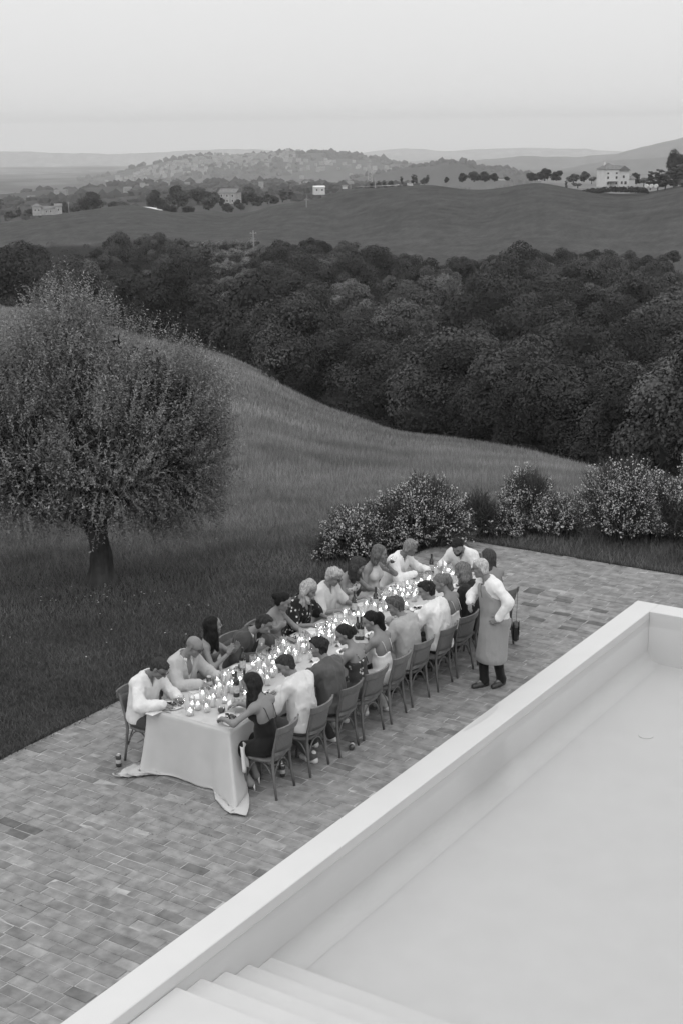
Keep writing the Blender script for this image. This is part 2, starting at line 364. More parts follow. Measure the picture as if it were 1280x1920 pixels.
# ------------------------------------------------------------------ pool
PX0,PX1,PY0,PY1=-7.27,-2.0,5.0,19.69; CW=.35; CWY=.40; WZ=-.10; FZ=-.80
M_plaster=mat('white_plaster',.515,.55,.3,var=.03,vscale=3,bump=.15,bscale=30,bdist=.002)
M_coping=mat('white_coping',.56,.6,.25,var=.025,vscale=2.2,bump=.2,bscale=45,bdist=.0015)
pool=empty('swimming_pool',(PX0,PY0,0),0,'white plastered pool with a broad pale rim and still water beside the brick terrace','pool')
def child(o,p): o.parent=p; o.matrix_parent_inverse=Matrix.Translation(-Vector(p.location)); return o
def pbox(name,x0,x1,y0,y1,z0,z1,m,bev=0,parent=pool):
    return child(MB().box(((x0+x1)/2,(y0+y1)/2,(z0+z1)/2),(x1-x0,y1-y0,z1-z0),bev=bev).obj(name,m),parent)
CZ=.02
pbox('coping',PX0-CW,PX0,PY0-.4,PY1+CWY,-.9,CZ,M_coping,.008)
pbox('coping',PX0+.0005,PX1+.35,PY1,PY1+CWY,-.9,CZ,M_coping,.008)
pbox('coping',PX1,PX1+.35,PY0-.4,PY1-.0005,-.9,CZ,M_coping,.008)
pbox('coping',PX0+.0005,PX1-.0005,PY0-.4,PY0,-.9,CZ,M_coping,.008)
pbox('pool_floor',PX0-.1,PX1+.1,PY0-.1,PY1+.1,FZ-.15,FZ,M_plaster)
ys=[PY0,8.41,8.76,9.11,9.46,9.82]; zs=[-.112,-.22,-.34,-.46,-.58]
for k in range(5): pbox('step',PX0+.001,PX1-.001,ys[k]+.001,ys[k+1],FZ+.001,zs[k],M_plaster,.012)
# rounded joint between wall and floor
cv=[];cf=[];nn=8
prof=[(PX0+.003+.22*(1-math.sin(k/nn*math.pi/2)),FZ+.003+.22*(1-math.cos(k/nn*math.pi/2))) for k in range(nn+1)]
for y in (9.82,PY1): cv+=[(p[0],y,p[1]) for p in prof]
cf=[(k,k+1,nn+2+k,nn+1+k) for k in range(nn)]
child(MB().add(cv,cf).obj('wall_cove',M_plaster,smooth=True),pool)
M_water=glass_mat('water',1.0,.55,.16,1.33,wave=.012)
va=M_water.node_tree.nodes.new('ShaderNodeVolumeAbsorption'); va.inputs['Color'].default_value=g3(0); va.inputs['Density'].default_value=.085
M_water.node_tree.links.new(va.outputs[0],M_water.node_tree.nodes['Material Output'].inputs['Volume'])
pbox('water',PX0-.05,PX1+.05,PY0-.05,PY1+.05,FZ-.05,WZ,M_water)
M_line=mat('waterline_stain',.5,.6,.2)
child(MB().box((PX0+.003,(PY0+PY1)/2,WZ-.004),(.004,PY1-PY0-.01,.010)).obj('waterline',M_line),pool)
p=at(1210,1380,FZ); mb=MB().lathe([(.10,0),(.10,.008),(.085,.012),(.02,.012)],20,(p.x,p.y,FZ+.001)); child(mb.obj('drain_cover',M_plaster),pool)
# a shallow puddle left on the rim
pu=[];c=at(905,1345,CZ)
for k in range(48):
    a=2*math.pi*k/48; rr=.8+.10*math.sin(3*a+1)+.05*math.sin(7*a); pu.append((c.x+.05*rr*math.cos(a),c.y+.55*rr*math.sin(a),CZ+.003))
o=MB().add(pu,[tuple(range(48))]).obj('puddle',mat('wet_plaster',.51,.35,.4)); tag(o,'thin damp patch drying on the white pool rim near the waiter','puddle')

# ------------------------------------------------------------------ terrace: mortar bed and bricks laid in running bond
M_mortar=mat('mortar',.30,.9,.1,var=.5,vscale=5,bump=.6,bscale=90)
ter=empty('terrace',(TX0,TY0,0)); ter['kind']='structure'
child(MB().box(((TX0+PX0-CW)/2,(TY0+TY1)/2,-.24),(PX0-CW-TX0,TY1-TY0,.47)).obj('mortar_bed',M_mortar),ter)
child(MB().box(((PX0-CW+TX1)/2,(PY1+CWY+TY1)/2,-.241),(TX1-PX0+CW-.002,TY1-PY1-CWY,.47)).obj('mortar_bed',M_mortar),ter)
M_brick=mat('brick',.205,.85,.15,attr='tone',var=.36,vscale=7,bump=.8,bscale=55,bdist=.003,detail=8)
bl,bw_,jt=.283,.1385,.009
bricks=[]
row=0; y=4.2
while y<TY1-.01:
    h=min(bw_+random.uniform(-.004,.004),TY1-y-.001); x=TX0+.004-random.uniform(0,bl) if row%2 else TX0+.004-random.uniform(0,.05)
    xe=PX0-CW-.004 if y<PY1+CWY+.003 else -5.2
    while x<xe:
        L=bl*random.choice((1,1,1,1.0,.97,1.03))+random.uniform(-.006,.006)
        x0,x1=max(x,TX0+.004),min(x+L-jt*random.uniform(.6,1.3),xe); x+=L
        if x1-x0<.04: continue
        bricks.append((x0,x1,y,y+h-jt*random.uniform(.5,1.2)))
    y+=h; row+=1
B=np.array(bricks); bx,by,_=proj(np.stack([(B[:,0]+B[:,1])/2,(B[:,2]+B[:,3])/2,0*B[:,0]],-1))
keep=(bx>-60)&(bx<1340)&(by<1980)&(by>900); B=B[keep]; bx,by=bx[keep],by[keep]
vis=(bx>5)&(bx<1275)&(by<1915)
order=np.argsort(-(by+np.where(vis,0,-2000)),kind='stable'); B=B[order]
def brick_geo(b,k):
    x0,x1,y0,y1=b; zt=random.gauss(0,.0018); tl=[random.gauss(zt,.0018) for _ in range(4)]
    j=lambda:random.uniform(-.003,.003); c=.006
    base=[(x0,y0),(x1,y0),(x1,y1),(x0,y1)]; q=[(p[0]+j(),p[1]+j()) for p in base]
    V=[(p[0],p[1],-.03) for p in q]+[(p[0],p[1],tl[i]-.005) for i,p in enumerate(q)]
    s=[(1,1),(-1,1),(-1,-1),(1,-1)]; V+=[(p[0]+s[i][0]*c,p[1]+s[i][1]*c,tl[i]+.0005) for i,p in enumerate(q)]
    F=[(8,9,10,11)]
    for a in range(4): b_=(a+1)%4; F+=[(a,b_,4+b_,4+a),(4+a,4+b_,8+b_,8+a)]
    return V,F
def tone():
    t=random.gauss(1,.075); u=random.random()
    if u<.05: t*=.78
    elif u<.12: t*=1.15
    return t
wetc=[at(x,y) for x,y in ((1000,1108),(1060,1128),(1115,1145),(985,1131),(1040,1150),(1000,1160),(1085,1165),(1120,1168),(1055,1175),(20,1543),(15,1560),(50,1557))]
rest_V=[];rest_F=[];rest_T=[];n0=0
for k,b in enumerate(B):
    V,F=brick_geo(b,k); t=tone(); c=Vector(((b[0]+b[1])/2,(b[2]+b[3])/2,0))
    if any(abs(c.x-p.x)<.13 and abs(c.y-p.y)<.075 for p in wetc): t=.55
    if k<300:
        o=np_obj('brick',V,[np.array([f for f in F])],M_brick,None,False,{'tone':[t]*12}); child(o,ter)
    else:
        rest_V+=V; rest_F+=[[i+n0 for i in f] for f in F]; rest_T+=[t]*12; n0+=12
o=np_obj('brick',rest_V,[np.array(rest_F)],M_brick,None,False,{'tone':rest_T}); o['kind']='stuff'; child(o,ter)
print('bricks',len(B),'t',time.time()-T0)
# ------------------------------------------------------------------ vegetation
M_leaf=[mat('oak_leaves',.047,.8,.15,attr='tone',objrand=.5,trans=.0),mat('poplar_leaves',.08,.7,.2,attr='tone',objrand=.2,trans=.25)]
M_bark=mat('bark',.10,.9,.1,var=.4,vscale=9,bump=1,bscale=24,bdist=.03,stretch=(1,1,.3))
def ico(n=2):
    bm=bmesh.new(); bmesh.ops.create_icosphere(bm,subdivisions=n,radius=1); V=np.array([v.co for v in bm.verts]); F=np.array([[v.index for v in f.verts] for f in bm.faces]); bm.free(); return V,F
ICO1,ICO2,ICO3=ico(1),ico(2),ico(3)
def leaf_cloud(P,N,size,rg,flat=.55,jit=.9):
    """one folded leaf clump (two triangles) at each point"""
    n=len(P); d=N+rg.normal(0,jit,(n,3)); d/=np.linalg.norm(d,axis=1)[:,None]+1e-9
    t=np.cross(d,rg.normal(0,1,(n,3))); t/=np.linalg.norm(t,axis=1)[:,None]+1e-9; b=np.cross(d,t)
    s=(size*rg.uniform(.6,1.3,n))[:,None]
    V=np.stack([P-t*s*.5,P+b*s*flat*.5+d*s*.12,P+t*s*.5,P-b*s*flat*.5+d*s*.12],1).reshape(-1,3)
    q=np.arange(n)*4; return V,np.stack([q,q+1,q+2,q+3],1)
def crown_geo(seed,rx,rz,zc,lobes=14,n=2600,size=.42,kind='oak'):
    rg=np.random.default_rng(seed); LC=[];LR=[]
    for i in range(lobes):
        u=rg.normal(0,1,3); u/=np.linalg.norm(u); k=rg.uniform(.45,.78)
        if kind=='tall': c=np.array([u[0]*rx*k*.8,u[1]*rx*k*.8,zc+rz*rg.uniform(-.85,.85)]); rr=rx*rg.uniform(.35,.6)*(1-.45*max(0,(c[2]-zc)/rz))
        else: c=np.array([u[0]*rx*k,u[1]*rx*k,zc+u[2]*rz*k*1.05]); rr=rx*rg.uniform(.28,.46)
        LC.append(c); LR.append(rr)
    LC.append(np.array([0,0,zc])); LR.append(rx*.62)
    LC=np.array(LC); LR=np.array(LR); w=LR**2/ (LR**2).sum(); V=[];F=[];T=[];m=0
    Ps=[];Ns=[]
    li=rg.choice(len(LC),n,p=w); u=rg.normal(0,1,(n,3)); u/=np.linalg.norm(u,axis=1)[:,None]; u[:,2]=np.where((u[:,2]<-.3)&(rg.random(n)<.6),-u[:,2],u[:,2])
    P=LC[li]+u*(LR[li]*rg.uniform(.78,1.08,n))[:,None]*np.array([1,1,.88])
    P+=fbm(P,1.1/max(size,.1)*.35,seed,2)[:,None]*u*size*.5
    v,f=leaf_cloud(P,u*1.3+np.array([0,0,.35]),size,rg,flat=.85,jit=.62); lt=rg.uniform(.5,1.6,len(LC)); tt=np.repeat(np.clip(lt[li]+.35*fbm(P,.55,seed+3,2)+rg.normal(0,.14,n),.5,1.7),4)
    V.append(v);F.append(f);T.append(tt);m+=len(v)
    cores=[]
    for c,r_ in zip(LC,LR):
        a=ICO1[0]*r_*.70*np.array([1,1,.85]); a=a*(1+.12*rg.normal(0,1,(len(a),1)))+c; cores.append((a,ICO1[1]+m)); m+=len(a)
    V+= [c[0] for c in cores]; T+=[np.full(len(c[0]),.4) for c in cores]  # core tone darkened: painted shade deep between the leaf lobes
    return np.concatenate(V),[np.concatenate(F),np.concatenate([c[1] for c in cores])],np.concatenate(T)
def trunk_mb(h,r,seed,rx,zc,limbs=4):
    rg=random.Random(seed); mb=MB(); mb.tube([(0,0,-.6),(0,0,0),(rg.uniform(-.1,.1)*h*.2,rg.uniform(-.1,.1)*h*.2,h*.5),(0,0,h)],[r*1.5,r*1.15,r*.9,r*.6],8)
    for i in range(limbs):
        a=2*math.pi*i/limbs+rg.uniform(-.4,.4); z0=h*rg.uniform(.55,.95); mb.tube([(0,0,z0),(math.cos(a)*rx*.35,math.sin(a)*rx*.35,z0+(zc-z0)*.6+.3),(math.cos(a)*rx*.62,math.sin(a)*rx*.62,zc+rg.uniform(-.2,.5)*rx*.4)],[r*.5,r*.33,r*.12],6)
    return mb
PROTO=[]   # (crown mesh, trunk mesh, height)
for i in range(7):
    rx=[4.3,5.0,3.8,4.6,5.4,3.4,4.9][i]; rz=rx*[.80,.72,.95,.85,.70,1.1,.78][i]; zc=rz+[1.3,1.6,1.0,1.3,1.4,1.2,1.1][i]
    V,F,T=crown_geo(100+i,rx,rz,zc,lobes=[13,16,11,14,18,9,14][i],n=[8600,9600,7200,9000,10400,6600,9400][i],size=.31)
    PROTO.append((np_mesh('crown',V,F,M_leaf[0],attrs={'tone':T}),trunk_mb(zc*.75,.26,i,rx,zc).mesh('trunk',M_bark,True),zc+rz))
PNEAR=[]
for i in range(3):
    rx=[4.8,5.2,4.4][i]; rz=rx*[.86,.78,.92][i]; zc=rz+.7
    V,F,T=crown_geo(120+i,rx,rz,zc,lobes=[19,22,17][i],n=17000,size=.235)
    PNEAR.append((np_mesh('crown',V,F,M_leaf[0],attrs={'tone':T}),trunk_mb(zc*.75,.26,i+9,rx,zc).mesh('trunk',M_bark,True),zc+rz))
M_oaks=[M_leaf[0],mat('pale_oak_leaves',.075,.8,.15,attr='tone',objrand=.3),mat('dark_oak_leaves',.032,.8,.15,attr='tone',objrand=.3)]
def tinted(P,k):
    out=[]
    for c,t,h in P: c2=c.copy(); c2.materials.clear(); c2.materials.append(M_oaks[k]); out.append((c2,t,h))
    return out
PV=[(PNEAR,PROTO)]+[(tinted(PNEAR,k),tinted(PROTO,k)) for k in (1,2)]
PFAR=[]
for i in range(3):
    V,F,T=crown_geo(170+i,4.0,3.6,[2.9,3.0,2.7][i],lobes=12,n=2400,size=.5); V[:,2]=np.maximum(V[:,2],-.3)
    PFAR.append((np_mesh('crown',V,F,M_leaf[0],attrs={'tone':T}),trunk_mb(2.4,.3,i,4,3,3).mesh('trunk',M_bark,True),6.5))
PTALL=[]
for i in range(3):
    rx=[1.9,2.3,1.6][i]; rz=[5.2,5.8,4.6][i]; zc=rz+1.0
    V,F,T=crown_geo(140+i,rx,rz,zc,lobes=20,n=3200,size=.42,kind='tall')
    PTALL.append((np_mesh('crown',V,F,M_leaf[1],attrs={'tone':T}),trunk_mb(zc*1.2,.17,i,rx,zc,3).mesh('trunk',M_bark,True),zc+rz))
def tree(name,x,y,z,s,sz,rz,pr,label,cat,group,m=None):
    t=empty(name,(x,y,z),rz,label,cat,group); t.scale=(s,s,sz)
    c=link(bpy.data.objects.new('crown',pr[0]),t); k=link(bpy.data.objects.new('trunk',pr[1]),t)
    return t
# -- the wood in the gully: every tree placed one by one
spots=[]
def zone(P): 
    px,py,_=proj(P); return px,py
def try_add(x,y,s,dmin,tall=False):
    for q in spots:
        if (q[0]-x)**2+(q[1]-y)**2<((dmin+q[5])*.5)**2: return False
    spots.append([x,y,gz(x,y),s,tall,dmin]); return True
# the front row stands along the lower rim of the meadow
FRONT=[(528,728,148,.98),(492,726,184,.8),(590,752,164,.95),(640,774,158,1.15),(700,800,148,1.0),(752,812,138,.85),(800,822,133,1.05),(860,838,125,1.15),(905,842,121,.9),(955,852,116,1.1),(1005,862,109,.8),(1060,878,101,.95),(1110,890,96,.9),(1165,905,90,.85),(1215,918,84,1.0),(1268,930,81,1.0),(1330,945,78,1.1)]
for x,y,r,s in FRONT:
    p=atr(x,y,r+(0 if x==528 else -1.5)); spots.append([p[0],p[1],gz(p[0],p[1]),s*(.92 if r<130 else 1.10),False,7.0*s])
rg=random.Random(5)
BACKX=[(-260,380),(0,395),(120,360),(240,385),(380,378),(400,300),(480,300),(520,365),(640,372),(740,345),(780,345),(860,352),(1100,368),(1190,350),(1240,300),(1540,290)]  # how far the wood climbs the other bank
tries=0; n_in=0
while tries<16000 and n_in<278:
    tries+=1
    px=rg.uniform(-130,1400); a=px_az(px); e=float(edge_r(a)); bk=np.interp(px,[q[0] for q in BACKX],[q[1] for q in BACKX])
    r=e+8+(bk-e-8)*rg.random()**.8; X,Y=pol(a,r)
    if 395<px<500 and r>262: continue
    tall=rg.random()<(.13 if px>700 else .04) and r<260
    s=rg.uniform(1.0,1.62)*(.85 if r>300 else 1)
    if not tall:
        lim=np.interp(px,[-200,0,60,180,250,330,380,400,480,500,560,640,760,800,860,1000,1130,1200,1250,1290,1500],[440,438,432,458,442,434,470,520,500,447,452,447,482,492,480,472,467,478,512,522,530])
        zg=gz(float(X),float(Y)); 
        while s>.55 and float(proj([float(X),float(Y),zg+8.6*s])[1])<lim: s-=.06
        if s<=.55: continue
    if try_add(float(X),float(Y),s,(5.5 if tall else 7.3*s)): n_in+=1
GW='trees of the wood filling the gully'
def wood_label(px,r,tall,s):
    side=('at the left edge' if px<110 else 'behind the olive tree' if px<330 else 'below the olive grove' if px<510 else 'above the big oak' if px<680
          else 'over the mid meadow rim' if px<860 else 'below the ploughed hillside' if px<1040 else 'below the white farmhouse' if px<1180 else 'at the right edge')
    dep='deep in the gully wood' if r<190 else 'halfway up the far bank' if r<275 else 'along the upper rim of the wood'
    k='slender tree' if tall else ('broad dark oak' if s>1.35 else 'dark round oak' if s>1.15 else 'small dark oak')
    return k+' '+dep+', '+side
for i,(x,y,z,s,tall,d) in enumerate(spots):
    a,r=az_r(np.array([x,y])); px=640+math.tan(math.radians(float(a)))*FPX*_cp
    lab=wood_label(px,float(r),tall,s)
    if i<len(FRONT): lab=('broad' if s>1.35 else 'round' if s>1.1 else 'small')+' dark oak standing in the front row, '+lab.split(', ')[-1]
    if i==0: lab='big round oak standing forward at the left end of the row along the meadow'
    if i==1: lab='smaller tree leaning out behind the big oak at the left end of the meadow row'
    tv=0 if i==0 else rg.choice((0,0,0,1,2,2)); pr=PTALL[i%3] if tall else PV[tv][0][i%3] if (i<len(FRONT) or r<150) else PV[tv][1][(i*5+i//7)%7]
    if not tall and i>1: lab=lab.replace('dark round oak','round oak').replace(' dark ',' '); lab=(('pale ','','dark ') if False else {0:'',1:'pale ',2:'very dark '})[tv]+lab
    tree('poplar_tree' if tall else 'oak_tree',x,y,z-.4,s,s*rg.uniform(.88,1.12),rg.uniform(0,6.28),pr,lab,'tree',GW)
print('wood',len(spots),time.time()-T0)
# undergrowth: dark scrub along the meadow rim and between the trunks, nobody could count it
M_scrub=mat('scrub_leaves',.045,.8,.1,attr='tone',trans=.2)
gr=np.random.default_rng(31); PP=[];SS=[]
for k in range(2600):
    a=gr.uniform(-15,16); e=float(edge_r(a))
    if k<1300: r=e+gr.normal(1.0,1.6)
    else: r=e+4+(float(field_r(a))-10-e)*gr.random()
    x,y=pol(a,r); PP.append((x,y)); SS.append(gr.uniform(.35,.75) if k<1300 else gr.uniform(.8,1.7))
PP=np.array(PP); SS=np.array(SS); zz=ground_z(PP[:,0],PP[:,1]); u=gr.normal(0,1,(len(PP),60,3)); u/=np.linalg.norm(u,axis=2)[...,None]; u[...,2]=np.abs(u[...,2])
Q=(np.stack([PP[:,0],PP[:,1],zz],1)[:,None]+u*SS[:,None,None]*np.array([1,1,.8])).reshape(-1,3)
v,f=leaf_cloud(Q,u.reshape(-1,3),.26,gr,flat=.8); v[:,2]=np.maximum(v[:,2],ground_z(v[:,0],v[:,1])-.1)
np_obj('scrub',v,f,M_scrub,attrs={'tone':np.repeat(gr.uniform(.6,1.5,len(Q)),4)})['kind']='stuff'

# small olive grove on the far bank
M_olive_far=mat('olive_grove_leaves',.15,.7,.2,attr='tone',objrand=.15,trans=.25)
V,F,T=crown_geo(201,1.9,1.6,2.4,lobes=9,n=1500,size=.3); pr_ol=(np_mesh('crown',V,F,M_olive_far,attrs={'tone':T}),trunk_mb(1.6,.14,3,1.9,2.2,3).mesh('trunk',M_bark,True),4)
kk=0
for j in range(7):
    for i in range(8):
        px=384+i*15+j*2+rg.uniform(-3,3); r=372-j*13+i*1.5+rg.uniform(-2,2)
        if px>492: continue
        x,y=pol(px_az(px),r); x=float(x);y=float(y)
        tree('olive_tree',x,y,gz(x,y)-.2,rg.uniform(.85,1.2),rg.uniform(.85,1.15),rg.uniform(0,6),pr_ol,
             'small pale olive tree in the grove on the far bank, '+['topmost row','second row down','third row down','fourth row down','fifth row down','sixth row down','lowest row'][j]+(', left half' if i<4 else ', right half'),'olive tree','small olive trees of the grove on the far bank'); kk+=1

# trees beyond the fields, one by one: px x, px base y, distance, crown width px, height px, kind, label
def far_tree(x,yb,r,wpx,hpx,kind,label,group=None,name=None):
    p=atr(x,yb,r); z=p[2]; k=r/FPX; w=wpx*k; h=hpx*k
    if kind=='cypress': pr=PTALL[2]; s=w/2/1.6; sz=h/pr[2]
    elif kind=='olive': pr=pr_ol; s=w/2/1.9; sz=h/4.0
    elif kind=='tall': pr=PROTO[1]; s=w/2/5.0; sz=h/pr[2]
    else:
        pr=PFAR[int(x)%3]; s=w/2/3.9; sz=h/6.3
    tree(name or {'cypress':'cypress_tree','olive':'olive_tree'}.get(kind,'oak_tree'),float(p[0]),float(p[1]),float(z)-.3,s,sz,rg.uniform(0,6),pr,label,'cypress' if kind=='cypress' else 'tree',group)
for q in [(170,392,700,50,32,'oak','lone dark round tree on the crest of the left field'),(290,388,690,34,32,'oak','dark round tree beside the bend of the pale road'),(308,398,670,26,24,'oak','low tree right of the pale road'),(335,384,700,46,36,'oak','tallest oak of the clump beyond the left field'),
  (322,400,680,26,16,'oak','bushy low tree below the tallest oak of the clump'),(352,404,660,30,20,'oak','grey bushy tree in the dip under the oak clump'),(372,378,720,48,28,'oak','broad oak in the right half of the clump'),(392,390,690,40,30,'oak','rounded oak at the right end of the clump'),(404,380,720,24,20,'oak','small oak between the clump and the stone house'),(416,384,715,16,14,'oak','bush pressed against the left wall of the stone house'),(446,386,715,18,13,'oak','bush before the right corner of the stone house'),(428,396,680,26,16,'oak','low bush tree in front of the stone house'),
  (464,380,760,42,30,'oak','dark round oak right of the stone house'),(452,392,700,24,12,'oak','low shrubby tree below the dark oak by the stone house'),(484,384,740,26,18,'oak','small oak sloping down from the dark oak'),(502,380,760,16,22,'cypress','pointed conifer right of the stone house, leftmost of three'),(530,376,770,20,22,'cypress','pointed conifer in the middle of the three'),(546,374,770,14,20,'cypress','pointed conifer nearest the white house'),(514,380,765,20,16,'oak','bushy tree between the pointed conifers'),
  (33,406,760,7,18,'cypress','left one of two thin cypresses by the old farmhouse'),(38,406,760,7,18,'cypress','right one of two thin cypresses by the old farmhouse'),(20,408,760,24,12,'oak','low dark tree at the left edge beside the cypresses'),(55,404,790,24,14,'oak','dark tree left of the old farmhouse'),(122,398,800,30,20,'oak','oak behind the right end of the old farmhouse'),(143,397,800,22,16,'oak','small oak right of the wooden pole'),(215,393,820,28,16,'oak','grey tree right of the lone dark tree'),(235,392,820,26,14,'oak','smaller grey tree further right of the lone dark tree'),(245,438,505,48,26,'olive','pale feathery tree at the edge of the wood below the left field'),(212,452,480,40,22,'olive','lower pale tree left of the feathery one'),
  (752,345,700,7,15,'cypress','first thin cypress of the short row on the skyline'),(774,344,700,9,18,'cypress','tallest thin cypress of the short row'),(779,344,705,7,16,'cypress','thin cypress pressed against the tallest one'),(795,344,700,16,12,'oak','round bush at the end of the cypress row'),(801,343,710,8,16,'cypress','last thin cypress at the right of the short row'),(710,350,720,10,12,'cypress','dark conifer above the road, left of the cypress row'),(720,350,720,8,13,'cypress','second dark conifer above the road'),(696,352,720,10,12,'cypress','first dark conifer above the road'),(733,348,720,12,11,'oak','round tree by the road on the skyline'),
  (836,341,690,12,10,'oak','small lone round tree on the skyline'),(866,339,690,24,15,'oak','first tree of the dark skyline clump'),(888,338,690,28,18,'oak','second tree of the dark skyline clump'),(908,338,690,26,17,'oak','third tree of the dark skyline clump'),(926,338,690,22,14,'oak','last tree of the dark skyline clump'),(950,337,700,14,7,'oak','low shrub in the gap right of the skyline clump'),
  (997,337,680,24,15,'oak','round tree at the left of the tall skyline group'),(1020,336,680,30,21,'oak','tallest round tree of the skyline group left of the farmhouse'),(1042,336,680,26,18,'oak','right hand tree of the tall skyline group'),(1074,340,650,26,15,'oak','dark tree just left of the white farmhouse'),(1094,338,660,24,17,'oak','tree touching the left side of the white farmhouse'),(1108,342,640,16,12,'olive','pale little tree in front of the farmhouse garden'),(1060,352,610,6,14,'cypress','thin cypress at the hedge end, left of the farmhouse garden'),(1082,350,612,22,9,'olive','low pale shrub behind the hedge'),
  (1192,342,610,18,20,'oak','dark tree right behind the farmhouse annex'),(1206,346,600,22,14,'olive','pale shrub right of the farmhouse annex'),(1218,353,585,16,32,'cypress','pointed dark conifer first right of the farmhouse'),(1232,353,585,20,36,'cypress','second pointed dark conifer right of the farmhouse'),(1246,353,583,22,33,'cypress','third pointed dark conifer right of the farmhouse'),(1262,352,583,26,38,'cypress','fourth dark conifer, near the right edge'),(1278,352,580,26,44,'cypress','last dark conifer at the right edge'),(1268,352,600,44,62,'tall','tall umbrella crowned tree over the conifers at the right edge'),(1262,488,352,40,20,'oak','dark bush on the far field edge at the right')]:
    far_tree(*q)
# hedge round the farmhouse plot
M_hedge=mat('hedge_leaves',.035,.8,.1,attr='tone',trans=.15)
hp=[];
for i in range(90):
    t=i/89; x=1012+t*200; yb=368-8*t+3*math.sin(t*7); p=atr(x,yb,598-18*t); hp.append(p)
hp=np.array(hp); u=gr.normal(0,1,(90,60,3)); u/=np.linalg.norm(u,axis=2)[...,None]; u[...,2]=np.abs(u[...,2])
Q=(hp[:,None]+u*np.array([1.0,1.0,2.0])*gr.uniform(.6,1.1,(90,1,1))).reshape(-1,3); v,f=leaf_cloud(Q,u.reshape(-1,3),.7,gr)
tag(np_obj('hedge',v,f,M_hedge,attrs={'tone':np.repeat(gr.uniform(.6,1.5,len(Q)),4)}),'long clipped dark hedge running below the white farmhouse','hedge')

# ------------------------------------------------------------------ far buildings, poles, road
from mathutils.bvhtree import BVHTree
M_wall=[mat('pale_render',.62,.9,.1,var=.08,vscale=.5),mat('old_stone',.38,.9,.1,var=.25,vscale=.9),mat('town_render',.29,.9,.1,objrand=.3)]
M_roof=mat('roof_tiles',.17,.9,.1,var=.25,vscale=1.2,bump=.6,bscale=3,bdist=.05); M_win=mat('dark_window',.05,.3,.4); M_shut=mat('shutters',.12,.7,.2); M_road=mat('pale_road',.62,.95,.05,var=.15,vscale=.4)
def gable(w,d,h,rh,over=.35):
    V=[(-w/2-over,-d/2-over,h-.05),(w/2+over,-d/2-over,h-.05),(w/2+over,d/2+over,h-.05),(-w/2-over,d/2+over,h-.05),(-w/2-over,0,h+rh),(w/2+over,0,h+rh)]
    return V,[(0,1,5,4),(2,3,4,5),(0,4,3),(1,2,5),(0,3,2,1)]
def hip(w,d,h,rh,over=.4):
    a=max(w-d,.8)/2
    V=[(-w/2-over,-d/2-over,h-.05),(w/2+over,-d/2-over,h-.05),(w/2+over,d/2+over,h-.05),(-w/2-over,d/2+over,h-.05),(-a*.6,0,h+rh),(a*.6,0,h+rh)]
    return V,[(0,1,5,4),(2,3,4,5),(0,4,3),(1,2,5),(0,3,2,1)]
def shift(V,dx,dy,dz=0): return [(a+dx,b+dy,c+dz) for a,b,c in V]
def win(parent,x,y,z,w,h,side='front'):
    f=MB().box((x,y-.03,z),(w+.24,.10,h+.24)) if side=='front' else MB().box((x+.03,y,z),(.10,w+.24,h+.24))
    o=f.obj('window',M_wall[0],parent); 
    (MB().box((x,y-.07,z),(w,.06,h)) if side=='front' else MB().box((x+.07,y,z),(.06,w,h))).obj('pane',M_win,o)
CAMYAW=R(YAW)
def house(x,yb,r,rz=0,**k):
    p=atr(x,yb,r); return empty('farmhouse',(float(p[0]),float(p[1]),float(p[2])-.2),CAMYAW+rz,k['label'],k.get('cat','house'))
k_=598/FPX
h=house(1143,349,598,R(18),label='white three storey farmhouse with hipped tiled roof on the right skyline')
W1,H1=27*k_,31*k_
mb=MB().box((-1.2,0,H1/2),(W1,7.5,H1)); mb.obj('wall',M_wall[0],h)
V,F=hip(W1,7.5,H1,2.4); r_=MB().add(shift(V,-1.2,0),F).obj('roof',M_roof,h); MB().box((-2.5,.8,H1+1.9),(.7,.7,1.6)).obj('chimney',M_wall[0],r_)
MB().box((W1/2+1.4,1.6,H1*.46),(5.2,8.5,H1*.92)).add([(W1/2-1.2,-2.65,H1*.92),(W1/2+4.0,-2.65,H1*.92),(W1/2+1.4,-2.65,H1*.92+1.9),(W1/2-1.2,-2.45,H1*.92),(W1/2+4.0,-2.45,H1*.92),(W1/2+1.4,-2.45,H1*.92+1.9)],[(0,1,2),(3,5,4),(0,2,5,3),(1,4,5,2),(0,3,4,1)]).obj('wing_wall',M_wall[0],h)
V=[(a,b,c) for a,b,c in gable(9.0,5.2,H1*.92,1.9)[0]]; V=[(-b+W1/2+1.4,a+1.6,c) for a,b,c in V]; MB().add(V,gable(1,1,1,1)[1]).obj('wing_roof',M_roof,h)
MB().box((W1/2+5.6,1.4,1.5),(3.6,5.5,3.0)).obj('annex_wall',M_wall[0],h); V,F=gable(3.8,5.6,3.0,1.0); MB().add(shift(V,W1/2+5.6,1.4),F).obj('annex_roof',M_roof,h)
for x in (-3.2,.6):
    for z in (1.5,3.7,5.4): win(h,x,-3.76,z,.8,.95 if z<5 else .6)
win(h,W1/2+.6,-2.66,1.6,.8,1.0); win(h,W1/2+2.3,-2.66,1.5,1.0,1.2); win(h,W1/2+1.4,-2.66,3.9,.8,1.0)
MB().box((-1.6,-5.0,2.2),(3.4,2.6,.14)).tube([(-3.2,-6.2,0),(-3.2,-6.2,2.2)],.07,6).tube([(0,-6.2,0),(0,-6.2,2.2)],.07,6).obj('pergola',M_shut,h)
h=house(87,402,770,R(12),label='old pale farmhouse with lower middle range at the far left')
k_=770/FPX
MB().box((-4.5,0,2.2),(4.6,6,4.6)).obj('wall',M_wall[1],h); V,F=hip(4.6,6,4.5,1.4); MB().add(shift(V,-4.5,0),F).obj('roof',M_roof,h)
